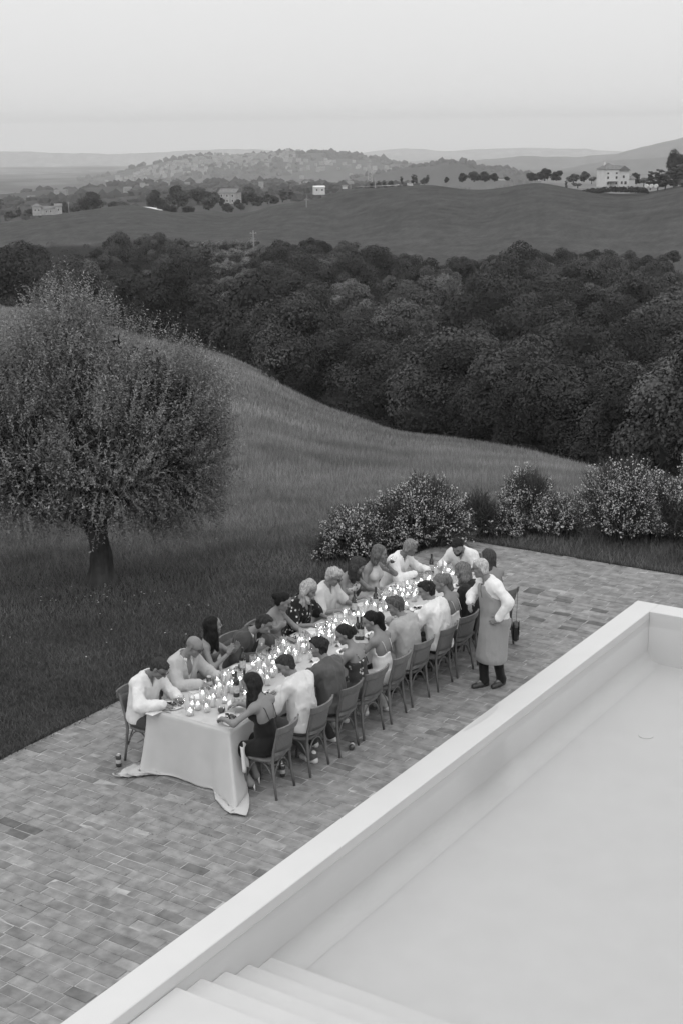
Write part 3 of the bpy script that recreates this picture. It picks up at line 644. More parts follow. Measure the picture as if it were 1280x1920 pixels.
MB().box((1.2,.5,1.6),(6.8,5,3.2)).obj('range_wall',M_wall[1],h); V,F=gable(6.8,5,3.2,1.3); MB().add(shift(V,1.2,.5),F).obj('range_roof',M_roof,h)
MB().box((6.4,0,2.1),(3.6,5.6,4.3)).obj('gable_wall',M_wall[1],h); V,F=gable(3.6,5.6,4.3,1.4); MB().add(shift(V,6.4,0),F).obj('gable_roof',M_roof,h)
for x,z in ((-5.4,2.6),(-3.6,2.6),(.2,1.8),(2.4,1.8),(6.4,2.6)): win(h,x,-3.03 if x<-3 else (-2.03 if x<4 else -2.83),z,.7,1.0)
h=house(432,381,740,R(-20),label='stone country house half hidden behind the oak clump')
MB().box((0,0,2.8),(9.5,7,5.6)).obj('wall',M_wall[1],h); V,F=gable(9.5,7,5.6,1.9); MB().add(V,F).obj('roof',M_roof,h)
for x in (-3,0,3):
    for z in (1.6,4.1): win(h,x,-3.53,z,.8,1.1)
h=house(598,364,752,R(10),label='small white cube house by the road right of the conifers')
MB().box((0,0,1.9),(5.4,5.5,3.8)).obj('wall',M_wall[0],h); V,F=gable(5.4,5.5,3.8,.7); MB().add(V,F).obj('roof',M_wall[0],h)
for x in (-1.5,1.3): win(h,x,-2.78,2.4,.7,.9)
for i,(x,yb,r,w,hh,lb) in enumerate([(646,353,740,9,6,'tiny white house at the left end of the skyline road'),(768,347,760,6,6,'tiny pale hut between the skyline cypresses'),(1004,338,900,10,6,'pale roof peeping out left of the tall skyline group'),(944,337,760,14,4,'long low pale shed in the gap of the skyline trees')]):
    h=house(x,yb,r,R(15*i),label=lb); k2=r/FPX
    MB().box((0,0,hh*k2*.4),(w*k2,5,hh*k2*.8)).obj('wall',M_wall[0],h); V,F=gable(w*k2,5,hh*k2*.8,hh*k2*.3); MB().add(V,F).obj('roof',M_roof,h)
for i in range(3):
    p=atr(1211+i*9,352,575); o=MB().lathe([(.7,-.6),(.7,.6)],14,M=Matrix.Rotation(R(90),4,'X')).obj('hay_bale',mat('hay',.6,.95,.05)); o.location=(float(p[0]),float(p[1]),float(p[2])+.7); tag(o,['left','middle','right'][i]+' pale bale of the three on the field edge by the conifers','hay bale','pale bales on the field edge')
# the road on the left crest and the one on the skyline
def ribbon(name,pts,w):
    c=[atr(*p) for p in pts]; V=[];F=[]
    for i,q in enumerate(c):
        d=c[min(i+1,len(c)-1)]-c[max(i-1,0)]; n=np.array([-d[1],d[0]]); n/=np.linalg.norm(n)+1e-9
        V+= [(q[0]+n[0]*w,q[1]+n[1]*w,q[2]+.15),(q[0]-n[0]*w,q[1]-n[1]*w,q[2]+.15)]
    F=[(2*i,2*i+1,2*i+3,2*i+2) for i in range(len(c)-1)]; MB().add(V,F).obj(name,M_road)['kind']='structure'
ribbon('road',[(262,388.5,690),(275,389,685),(286,391,676),(298,395,664)],2.2)
ribbon('road',[(640,353.5,716),(670,351,712),(700,349.5,705),(735,348,700),(748,347,700)],2.6)
M_pole=mat('wooden_pole',.32,.8,.1); M_steel=mat('galvanised_steel',.35,.6,.3)
for x,yb,yt,r,lb in [(476,476,432,372,'thin utility pole standing above the small olive grove'),(575,402,371,560,'thin utility pole on the ploughed hillside'),(130,398,378,780,'short wooden pole right of the old farmhouse'),(657,356,336,730,'pole beside the skyline road'),(703,352,332,730,'second pole beside the skyline road'),(1025,338,318,690,'thin mast among the skyline trees')]:
    p=atr(x,yb,r); q=atr(x,yt,r); t=empty('utility_pole',tuple(map(float,p)),CAMYAW,lb,'pole'); hh=float(q[2]-p[2])
    MB().tube([(0,0,-.5),(0,0,hh)],[.16,.11],8).obj('post',M_pole,t); MB().box((0,0,hh-.7),(1.7,.1,.12)).obj('crossarm',M_pole,t)
    for sx in (-.7,0,.7): MB().lathe([(.06,0),(.07,.1),(.03,.2)],8,(sx,0,hh-.64)).obj('insulator',M_steel,t)
p=atr(693,346,2300); q=atr(693,300,2300); hh=float(q[2]-p[2]); t=empty('lattice_pylon',tuple(map(float,p)),CAMYAW,'faint lattice pylon rising on the skyline right of the town','pylon')
mb=MB()
for sx in (-1,1):
    for sy in (-1,1): mb.tube([(sx*4,sy*4,0),(sx*.8,sy*.8,hh)],.30,4)
for k in range(9):
    z0,z1=hh*k/9,hh*(k+1)/9; w0,w1=4-3.2*k/9,4-3.2*(k+1)/9
    for sx in (-1,1): mb.tube([(sx*w0,-w0,z0),(-sx*w1,-w1,z1)],.2,4).tube([(-w0,sx*w0,z0),(-w1,-sx*w1,z1)],.2,4)
mb.obj('lattice',M_steel,t); MB().tube([(-6,0,hh*.84),(6,0,hh*.84)],.3,4).obj('crossarm',M_steel,t); MB().tube([(-4.5,0,hh*.95),(4.5,0,hh*.95)],.3,4).obj('crossarm',M_steel,t)
# the hill town: every house its own box and roof
bvh=BVHTree.FromPolygons([tuple(v) for v in TOWN_G[0]],[tuple(f) for f in TOWN_G[1]])
TM=[]
for i in range(8):
    w,d,hh=random.uniform(9,19),random.uniform(8,12),random.uniform(8,15); mb=MB().box((0,0,hh/2-3),(w,d,hh+6)); me=mb.mesh('town_house',M_wall[2]); V,F=gable(w,d,hh,2.2)
    n=len(me.polygons); bm=bmesh.new(); bm.from_mesh(me); vs=[bm.verts.new(v) for v in V]
    for fc in F: g=bm.faces.new([vs[k] for k in fc]); g.material_index=1
    for kz in range(int(hh//3)):
        for kx in range(int(w//3.4)):
            x=-w/2+1.7+kx*3.4; z=1.6+kz*3; vv=[bm.verts.new(c) for c in ((x-.5,-d/2-.05,z-.7),(x+.5,-d/2-.05,z-.7),(x+.5,-d/2-.05,z+.7),(x-.5,-d/2-.05,z+.7))]; g=bm.faces.new(vv); g.material_index=2
    bm.to_mesh(me); bm.free(); me.materials.append(M_roof); me.materials.append(M_win); TM.append(me)
tr=random.Random(77); placed=[];tries=0
while len(placed)<250 and tries<6000:
    tries+=1
    if tr.random()<.72: x=tr.gauss(430,105)
    else: x=tr.uniform(200,850)
    if x<180 or x>860: continue
    tops=np.interp(x,[p[0] for p in TOWN],[p[1] for p in TOWN]); y=tops+1.0+abs(tr.gauss(0,1))*(13 if x<560 else 20)
    if x>560 and y<tops+14: continue
    if y>346: continue
    o=Vector((0,0,CAMH)); d=Vector(ray(x,y)); hit=bvh.ray_cast(o,d)
    if hit[0] is None: continue
    p=hit[0]
    if any((p-q).length<12 for q in placed): continue
    placed.append(p); ob=link(bpy.data.objects.new('town_house',TM[tr.randrange(8)])); ob.location=p; ob.rotation_euler=(0,0,CAMYAW+tr.uniform(-.7,.7)); s=tr.uniform(.55,1.0); ob.scale=(s,s,s)
    where='on the crest of the hill town' if y<tops+7 else ('on the slope of the hill town' if x<560 else 'on the wooded slope of the hill town')
    sect='at its left end' if x<330 else 'below the left bell tower' if x<400 else 'in its middle' if x<480 else 'under the square tower' if x<580 else 'towards its right end'
    tag(ob,'tiny pale house '+where+' '+sect,'house','houses of the hill town')
for x,yb,yt,w,lb in [(540,289,279,6,'square crenellated tower on top of the hill town'),(343,306,293,3.2,'slim bell tower at the left of the hill town'),(404,295,288,4,'stubby church tower in the middle of the hill town')]:
    p=atr(x,yb,TOWN_R-20); q=atr(x,yt,TOWN_R-20); hh=float(q[2]-p[2]); ww=w*TOWN_R/FPX
    t=empty('town_tower',tuple(map(float,p)),CAMYAW+.2,lb,'tower'); MB().box((0,0,hh/2-6),(ww,ww,hh+12)).obj('shaft',M_wall[2],t)
    mb=MB()
    if w>5:
        for sx in (-.38,0,.38):
            for sy in (-.38,.38): mb.box((sx*ww,sy*ww,hh+.9),(ww*.2,ww*.2,1.8))
        mb.obj('battlement',M_wall[2],t)
    else: mb.add([(-ww/2,-ww/2,hh),(ww/2,-ww/2,hh),(ww/2,ww/2,hh),(-ww/2,ww/2,hh),(0,0,hh+ww*.8)],[(0,1,4),(1,2,4),(2,3,4),(3,0,4),(0,3,2,1)]).obj('spire',M_roof,t)
# houses in the nearer valley, a few pixels each, and the far-off woodland
bm_=BVHTree.FromPolygons([tuple(v) for v in MID_G[0]],[tuple(f) for f in MID_G[1]])
for x,y in ((300,350),(306,352),(312,350),(318,349),(352,352),(268,354),(275,353),(120,366),(108,367),(60,378),(490,352),(640,349),(655,350),(566,352),(575,349),(240,361),(150,366)):
    hit=bm_.ray_cast(Vector((0,0,CAMH)),Vector(ray(x,y)))
    if hit[0] is None: continue
    ob=link(bpy.data.objects.new('valley_house',TM[tr.randrange(8)])); ob.location=hit[0]; ob.rotation_euler=(0,0,CAMYAW+tr.uniform(-.7,.7)); ob.scale=(.62,.62,.62)
    tag(ob,'tiny pale house among valley trees below the hill town, '+('far left' if x<160 else 'left of the oak clump' if x<290 else 'above the oak clump' if x<400 else 'above the stone house' if x<520 else 'above the white cube house'),'house','houses in the valley below the town')
def woodland(G,n,sz,seed,x0,x1):
    r2=np.random.default_rng(seed); V0,F0=G; fi=r2.choice(len(F0),n*3); c=V0[F0[fi]].mean(1); c+=r2.uniform(-14,14,c.shape)*np.array([1,1,0]); px,py,_=proj(c)
    ok=(px>x0)&(px<x1)&(fbm(c,1/260.,seed,2)>-.12); c=c[ok][:n]; m=len(c)
    s=sz*r2.uniform(.5,1.25,m); W=(ICO1[0]*np.array([1,1,.85]))[None]*s[:,None,None]*(1+.22*r2.normal(0,1,(m,len(ICO1[0]),1)))+c[:,None]+np.array([0,0,.3])*s[:,None,None]
    F=(ICO1[1][None]+(np.arange(m)*len(ICO1[0]))[:,None,None]).reshape(-1,3)
    return W.reshape(-1,3),F
for k,(G,n,sz,x0,x1) in enumerate([(MID_G,1500,7,-50,1000),(NEAR_G,900,6,-50,1000),(TOWN_G,1300,11,150,860),(DOME_G,1300,8,640,1010)]):
    V,F=woodland(G,n,sz,61+k,x0,x1); np_obj('woodland',V,F,mat('woodland_leaves_%d'%k,.035,.9,.05,var=.3,vscale=.08),smooth=False)['kind']='stuff'
print('far',time.time()-T0)
# ------------------------------------------------------------------ the olive tree on the lawn
M_olive=mat('olive_leaves',.20,.5,.4,attr='tone',trans=.22); M_obark=mat('olive_bark',.07,.95,.1,var=.5,vscale=6,bump=1.2,bscale=16,bdist=.05,stretch=(1,1,.35),detail=8); M_twig=mat('olive_twigs',.17,.8,.1)
ob_=at(187,1084,-.35); ot=empty('olive_tree',(ob_.x,ob_.y,gz(ob_.x,ob_.y)-.02),CAMYAW,'large old olive tree with a dense rounded crown and gnarled trunk on the lawn','olive tree')
# trunk: fluted, flaring into roots (local x = to the right of the picture, y = away)
th=np.linspace(0,2*math.pi,40,endpoint=False); zs_=np.concatenate([[-.35],np.linspace(0,1.25,20)]); V=[];F=[]
for z in zs_:
    zz=max(z,0); rr=.165+.20*math.exp(-zz/.16)+.045*math.exp(-((zz-.55)/.12)**2)*.5+.10*max(0,zz-.85)
    q=rr*(1+.13*np.sin(3*th+zz*2.2)+.08*np.sin(5*th-zz*3.1+1)+.05*np.sin(9*th+zz*4)+.12*np.sin(6*th)*math.exp(-zz/.15)); cx=.05*math.sin(zz*2.6)-.03*zz; cy_=.03*math.sin(zz*3)
    V+=list(zip(cx+q*np.cos(th),cy_+q*np.sin(th),np.full(40,z)))
for k in range(len(zs_)-1):
    for i in range(40): F.append((k*40+i,k*40+(i+1)%40,(k+1)*40+(i+1)%40,(k+1)*40+i))
F.append(tuple(range((len(zs_)-1)*40,len(zs_)*40))); MB().add(V,F).obj('trunk',M_obark,ot,True)
og=np.random.default_rng(91); mb=MB()
LIMB=[((-.02,0,1.1),(-.55,-.1,1.35),(-1.15,-.2,1.75),(-1.6,.1,2.5)),((0,0,1.15),(.35,.1,1.6),(.8,.2,2.1),(1.2,.1,2.7)),((0,0,1.15),(-.1,.3,1.8),(-.2,.5,2.8),(-.25,.2,3.8)),((0,-.05,1.1),(.25,-.5,1.6),(.6,-.9,2.1),(.9,-1.1,2.6)),((0,0,1.15),(.1,.6,1.6),(.5,1.1,2.2),(.7,1.2,2.8)),((0,0,1.1),(-.4,-.6,1.7),(-.7,-1,2.3),(-.8,-1.1,2.9))]
for L in LIMB: mb.tube(L,[.13,.09,.06,.025],8)
mb.obj('limbs',M_obark,ot,True)
LOB=[(.42,0,2.75,1.62),(1.25,.1,2.15,1.0),(1.25,.0,2.95,1.0),(-.3,.1,3.95,.85),(-.22,0,4.62,.40),(-1.25,0,3.0,1.35),(-2.1,0,2.5,1.15),(.9,0,3.55,.78),(1.55,.1,3.15,.62),(1.8,0,2.55,.55),(.4,-1.1,2.4,1.0),(.5,1.1,2.5,1.1),(-.9,-.9,2.4,1.0),(-.9,1,2.6,1.0),(.1,-.2,1.85,1.0),(.75,-.3,1.75,.62),(1.5,0,1.7,.6),(-1.5,-.2,1.75,.75),(-.7,-.1,3.75,.6),(.35,.0,4.0,.5)]
LC=np.array([l[:3] for l in LOB]); LR=np.array([l[3] for l in LOB])
def outer(P,k=1.0): return (np.linalg.norm(P[:,None]-LC[None],axis=2)/LR[None]).min(1)
nT=9500; li=og.choice(len(LOB),nT*5,p=LR**2/(LR**2).sum()); u=og.normal(0,1,(nT*5,3)); u/=np.linalg.norm(u,axis=1)[:,None]
S=LC[li]+u*(LR[li]*og.uniform(.70,.97,nT*5))[:,None]; ok=outer(S)>.66; ok&=(S[:,2]>np.where(np.abs(S[:,0]-.05)<.7,1.42,1.25)); ok&=(fbm(S,1.6,77,2)>-.06)|(og.random(len(S))<.22); S=S[ok][:nT]; u=u[ok][:nT]; nT=len(S)
up=np.where(S[:,2]>2.2,.9,-.05)[:,None]
D=u+np.array([0,0,1])*up+og.normal(0,.35,(nT,3)); D/=np.linalg.norm(D,axis=1)[:,None]; Ln=og.uniform(.22,.48,nT)*(1+.5*(S[:,2]>3.0)); nl=15
t=np.linspace(.12,1,nl); curve=np.where(S[:,2]>2.2,.05,-.12)
def twig_pos(tt): return S[:,None]+D[:,None]*(Ln[:,None]*tt)[...,None]+np.array([0,0,1])*(curve[:,None]*(tt**2)*Ln[:,None])[...,None]
P=twig_pos(np.broadcast_to(t,(nT,nl))); P=P.reshape(-1,3)
ax=np.repeat(D,nl,0); rnd=og.normal(0,1,P.shape); side=np.cross(ax,rnd); side/=np.linalg.norm(side,axis=1)[:,None]
ld=ax*.55+side*.9+og.normal(0,.15,P.shape); ld/=np.linalg.norm(ld,axis=1)[:,None]; wd=np.cross(ld,og.normal(0,1,P.shape)); wd/=np.linalg.norm(wd,axis=1)[:,None]
l=og.uniform(.040,.066,len(P))[:,None]; w=l*.17
Vl=np.stack([P,P+ld*l*.5+wd*w,P+ld*l,P+ld*l*.5-wd*w],1).reshape(-1,3); q=np.arange(len(P))*4
tw=np.repeat(np.clip(1+.28*og.normal(0,1,nT)+.25*fbm(S,1.2,3,2),.45,2.0),nl); tn=np.repeat(np.clip(tw*(1+.16*og.normal(0,1,len(P))),.35,2.2),4)
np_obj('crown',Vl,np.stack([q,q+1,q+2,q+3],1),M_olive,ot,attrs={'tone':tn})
# inner foliage, larger sprays that close the crown, tone darkened as painted interior shade
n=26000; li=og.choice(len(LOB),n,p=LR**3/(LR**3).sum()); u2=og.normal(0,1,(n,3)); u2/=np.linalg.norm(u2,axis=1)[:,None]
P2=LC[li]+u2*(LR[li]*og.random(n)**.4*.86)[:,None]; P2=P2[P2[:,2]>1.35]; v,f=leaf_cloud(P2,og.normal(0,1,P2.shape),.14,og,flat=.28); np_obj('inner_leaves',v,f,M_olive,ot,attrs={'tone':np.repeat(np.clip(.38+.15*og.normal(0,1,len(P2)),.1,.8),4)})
# bare twigs as thin ribbons
tt=np.linspace(-.35,1,5); TP=twig_pos(np.broadcast_to(tt,(nT,5)))[::2]; m=len(TP); sd_=og.normal(0,1,(m,1,3)); sd_/=np.linalg.norm(sd_,axis=2)[...,None]
wv=np.array([.006,.005,.004,.003,.0015])[None,:,None]; V=np.stack([TP+sd_*wv,TP-sd_*wv],2).reshape(-1,3); b=(np.arange(m)*10)[:,None]; F=np.concatenate([np.concatenate([b+2*k,b+2*k+1,b+2*k+3,b+2*k+2],1) for k in range(4)])
np_obj('twigs',V,F,M_twig,ot)
mb=MB()
for k in range(60):
    i=og.integers(nT); p=S[i]; q=LC[og.integers(6)]*.5+p*.5; mb.tube([tuple(q*.6+np.array([0,0,1.2])*.4),tuple(q+og.normal(0,.1,3)),tuple(p),tuple(p+D[i]*Ln[i])],[.018,.012,.008,.003],4)
mb.obj('branches',M_twig,ot)

# ------------------------------------------------------------------ broom bushes along the brow
M_rush=mat('broom_stems',.075,.7,.2,attr='tone',trans=.15); M_flower=mat('broom_flowers',.70,.7,.1,attr='tone',trans=.3)
def broom(x,yb,r,wpx,hpx,fl,seed,label,pale=1.0):
    b=np.random.default_rng(seed); p=at(x,yb,-.15); X,Y=p.x,p.y; r=math.hypot(X,Y); z=gz(X,Y); t=empty('broom_bush',(X,Y,z-.03),CAMYAW+b.uniform(-.3,.3),label,'bush','flowering broom bushes along the brow'); k=r/FPX/.97; w,h=wpx*k/2*1.06,hpx*k*1.10
    n=int(1500*min(1.6,w*h)); ph=b.uniform(0,6.28,n); rad=np.sqrt(b.random(n)); el=1-.42*rad**2
    lump=1+.20*np.sin(ph*3+seed)+.15*np.sin(ph*5+seed*2)
    tip=np.stack([np.cos(ph)*rad*w*lump,np.sin(ph)*rad*w*.9*lump,h*el*b.uniform(.68,1.03,n)],1); tip[:,2]*=np.where(rad>.8,b.uniform(.35,1,n),1)
    root=np.stack([np.cos(ph)*rad*w*.25,np.sin(ph)*rad*w*.25,np.zeros(n)],1)+b.normal(0,.05,(n,3))*np.array([1,1,0]); mid=root*.5+tip*.5+np.stack([np.cos(ph)*rad*w*-.06,np.sin(ph)*rad*w*-.06,.16*h*rad],1)
    Vs=[];tt=np.linspace(0,1,5)[None,:,None]; C=(1-tt)**2*root[:,None]+2*tt*(1-tt)*mid[:,None]+tt**2*tip[:,None]; s=b.normal(0,1,(n,1,3)); s/=np.linalg.norm(s,axis=2)[...,None]
    wv=np.array([.010,.010,.008,.006,.003])[None,:,None]; V=np.stack([C+s*wv,C-s*wv],2).reshape(-1,3); bb=(np.arange(n)*10)[:,None]
    F=np.concatenate([np.concatenate([bb+2*q,bb+2*q+1,bb+2*q+3,bb+2*q+2],1) for q in range(4)])
    np_obj('stems',V,F,M_rush,t,attrs={'tone':np.repeat(np.clip(1+.35*b.normal(0,1,n),.4,2)*pale,10)})
    # finer side shoots filling the body
    m=n*5; i=b.integers(0,n,m); f=b.uniform(.35,.95,m)[:,None]; Q=(1-f)**2*root[i]+2*f*(1-f)*mid[i]+f**2*tip[i]; dd=(tip[i]-root[i])*.6+b.normal(0,.3,(m,3)); dd/=np.linalg.norm(dd,axis=1)[:,None]; L=b.uniform(.10,.28,m)[:,None]; s=np.cross(dd,b.normal(0,1,(m,3))); s/=np.linalg.norm(s,axis=1)[:,None]
    V=np.stack([Q-s*.007,Q+s*.007,Q+dd*L],1).reshape(-1,3); q=np.arange(m)*3
    np_obj('shoots',V,np.stack([q,q+1,q+2],1),M_rush,t,attrs={'tone':np.repeat(np.clip(1+.35*b.normal(0,1,m),.4,2)*pale,3)})
    # flowers: small pea blossoms near the tips
    pick=np.where(b.random(n)<fl)[0]; m=10; C2=[]
    patch=fbm(tip[pick],2.2,seed,2); pick=pick[patch>-.25]
    f=b.uniform(.72,1.02,(len(pick),m))[...,None]; i=pick[:,None]; Q=((1-f)**2*root[i]+2*f*(1-f)*mid[i]+f**2*tip[i]).reshape(-1,3)+b.normal(0,.022,(len(pick)*m,3))
    v,fq=leaf_cloud(Q,b.normal(0,1,Q.shape),.033,b,flat=.8); np_obj('flowers',v,fq,M_flower,t,attrs={'tone':np.repeat(b.uniform(.55,1.1,len(Q)),4)})
for a in [(672,1038,26.6,150,92,.62,1,'spreading broom bush thick with white blossom at the left end of the row'),(795,1034,27.2,158,142,.50,2,'tall round broom bush behind the seated guests, second from the left'),(735,1036,26.8,110,112,.6,12,'white flowered broom joining the two leftmost bushes'),(895,1010,28.0,86,88,.22,3,'thin broom bush with few flowers beside the terrace corner'),(862,1016,27.4,70,60,.3,13,'low broom bush just behind the terrace corner'),
  (985,1000,29.0,116,118,.55,4,'tall broom bush full of blossom above the far terrace edge'),(1045,1008,27.8,92,78,.55,5,'lower blossoming broom at the right foot of the tall one'),(955,1006,27.6,86,66,.65,14,'low bright broom at the left foot of the tall one'),
  (1165,1014,27.2,150,150,.62,6,'largest broom bush, pale with blossom, right of the gap'),(1262,1016,26.8,110,112,.55,7,'broom bush with loose white sprays near the right edge'),(1305,1010,26.0,90,185,.5,8,'tall dark broom cut by the right edge of the photo'),(1228,1010,28.2,80,120,.45,15,'dark upright broom between the two large ones at the right'),(622,1040,26.2,70,58,.45,16,'small low broom trailing off at the far left end')]:
    broom(*a)

# ------------------------------------------------------------------ grass: short on the lawn, tall and seeding in the meadow
M_grass=mat('grass_blades',.12,.7,.2,attr='tone',trans=.3)
def grass(name,P,h,w,lean,tones,seed):
    b=np.random.default_rng(seed); n=len(P); a=b.uniform(0,6.28,n); hh=np.asarray(h)*b.uniform(.5,1.25,n); s=np.stack([np.cos(a),np.sin(a),0*a],1); d=np.stack([-np.sin(a),np.cos(a),0*a],1)*(b.normal(0,lean,n)*hh)[:,None]+b.normal(0,lean*.6,(n,3))*np.array([1,1,0])*hh[:,None]
    V=np.stack([P-s*w*.6,P+s*w*.6,P+d+np.array([0,0,1])*hh[:,None]],1).reshape(-1,3); q=np.arange(n)*3
    F=np.stack([q,q+1,q+2],1); np_obj(name,V,F,M_grass,attrs={'tone':np.repeat(tones*b.uniform(.55,1.5,n),3)})['kind']='stuff'
def scatter(n,r0,r1,a0,a1,seed,pw=.5):
    b=np.random.default_rng(seed); a=b.uniform(a0,a1,n); u=b.random(n); r=r0*(r1/r0)**(u**pw) ; x,y=pol(a,r); ok=~((x>TX0-.01)&(x<TX1)&(y<TY1+.01)); ok&=(r<edge_r(a)+1); x,y=x[ok],y[ok]; z=ground_z(x,y); px,py,_=proj(np.stack([x,y,z],-1)); k=(px>-40)&(px<1320)&(py<1500); return np.stack([x[k],y[k],z[k]-.01],1),r[ok][k]
P,r=scatter(340000,13.0,36,-16,16,1,.9); tn=.74*(1+.5*fbm(P,.9,41,3))*(1+1.1*np.clip((r-20.5)/8,0,1)); ramp=np.clip((r-21-3*fbm(P,.25,48,2))/14,0,1)
grass('lawn_grass',P,.075*(1+2.2*ramp),.012,.5,tn,51)
P,r=scatter(300000,27,80,-16,16,2,.8); ramp=np.clip((r-24-3*fbm(P,.25,48,2))/16,.25,1); tn=(1.35+.45*ramp)*(1+.45*fbm(P,.22,43,3)+.4*fbm(P,1.1,44,2))
grass('meadow_grass',P,.32*ramp,.015,.32,tn,52)
P,r=scatter(220000,62,235,-16,16,3,1.0); tn=1.85*(1+.4*fbm(P,.06,46,3)+.4*fbm(P,.4,47,2))
grass('meadow_grass',P,.40,.06,.30,tn,53)
# a ragged fringe where the lawn meets the bricks
b=np.random.default_rng(9); n=5200; y=b.uniform(9,TY1,n); P=np.stack([TX0+b.normal(-.03,.035,n),y,np.full(n,-.03)],1); n2=3000; x=b.uniform(TX0,-4.5,n2); P2=np.stack([x,TY1+np.abs(b.normal(.03,.04,n2)),np.full(n2,-.03)],1)
PP=np.concatenate([P,P2]); grass('edge_grass',PP,.085,.011,.9,np.full(len(PP),.55),54)
# daisies under the olive tree, dry leaves on the bricks
b=np.random.default_rng(19); pts=[at(b.uniform(60,330),b.uniform(1085,1130),-.3) for _ in range(30)]+[at(b.uniform(0,420),b.uniform(1090,1260),-.2) for _ in range(16)]
Q=np.array([[p.x,p.y,gz(p.x,p.y)+.07] for p in pts]); v,f=leaf_cloud(Q,np.tile([0,0,3.],(len(Q),1)),.035,b,flat=1,jit=.3); np_obj('daisies',v,f,M_flower,attrs={'tone':np.full(len(v),.8)})['kind']='stuff'
Q=[]
for _ in range(190):
    if b.random()<.55: p=at(b.normal(330,110),b.normal(1530,45),.004)
    else: p=at(b.uniform(0,1200),b.uniform(1040,1900),.004)
    if TX0+.05<p.x<PX0-CW-.05 and p.y<TY1-.1: Q.append((p.x,p.y,.012))
Q=np.array(Q); v,f=leaf_cloud(Q,np.tile([0,0,4.],(len(Q),1)),.024,b,flat=.4,jit=.5); v[:,2]=np.clip(v[:,2],.0035,.02); np_obj('dry_leaves',v,f,mat('dry_leaf',.06,.9,.1))['kind']='stuff'
print('plants',time.time()-T0)
# ------------------------------------------------------------------ the long table
M_wood=mat('weathered_wood',.12,.65,.25,var=.35,vscale=14,bump=.4,bscale=60,bdist=.002,stretch=(1,1,.3),objrand=.15); M_linen=mat('linen',.46,.9,.1,var=.05,vscale=5,bump=.25,bscale=420,bdist=.001,sheen=.2)
TBX0,TBX1,TBY0,TBY1,TBZ=-10.17,-9.0,11.5,17.92,.75
tb=empty('dining_table',((TBX0+TBX1)/2,(TBY0+TBY1)/2,0),0,'long wooden banquet table hidden under the pale linen cloth','table')
child(MB().box(((TBX0+TBX1)/2,(TBY0+TBY1)/2,TBZ-.028),(TBX1-TBX0-.03,TBY1-TBY0-.03,.04)).obj('tabletop',M_wood),tb)
for y in (11.65,13.6,15.75,17.78):
    for x in (TBX0+.12,TBX1-.12): child(MB().box((x,y,.35),(.07,.07,.70),bev=.008).obj('leg',M_wood),tb)
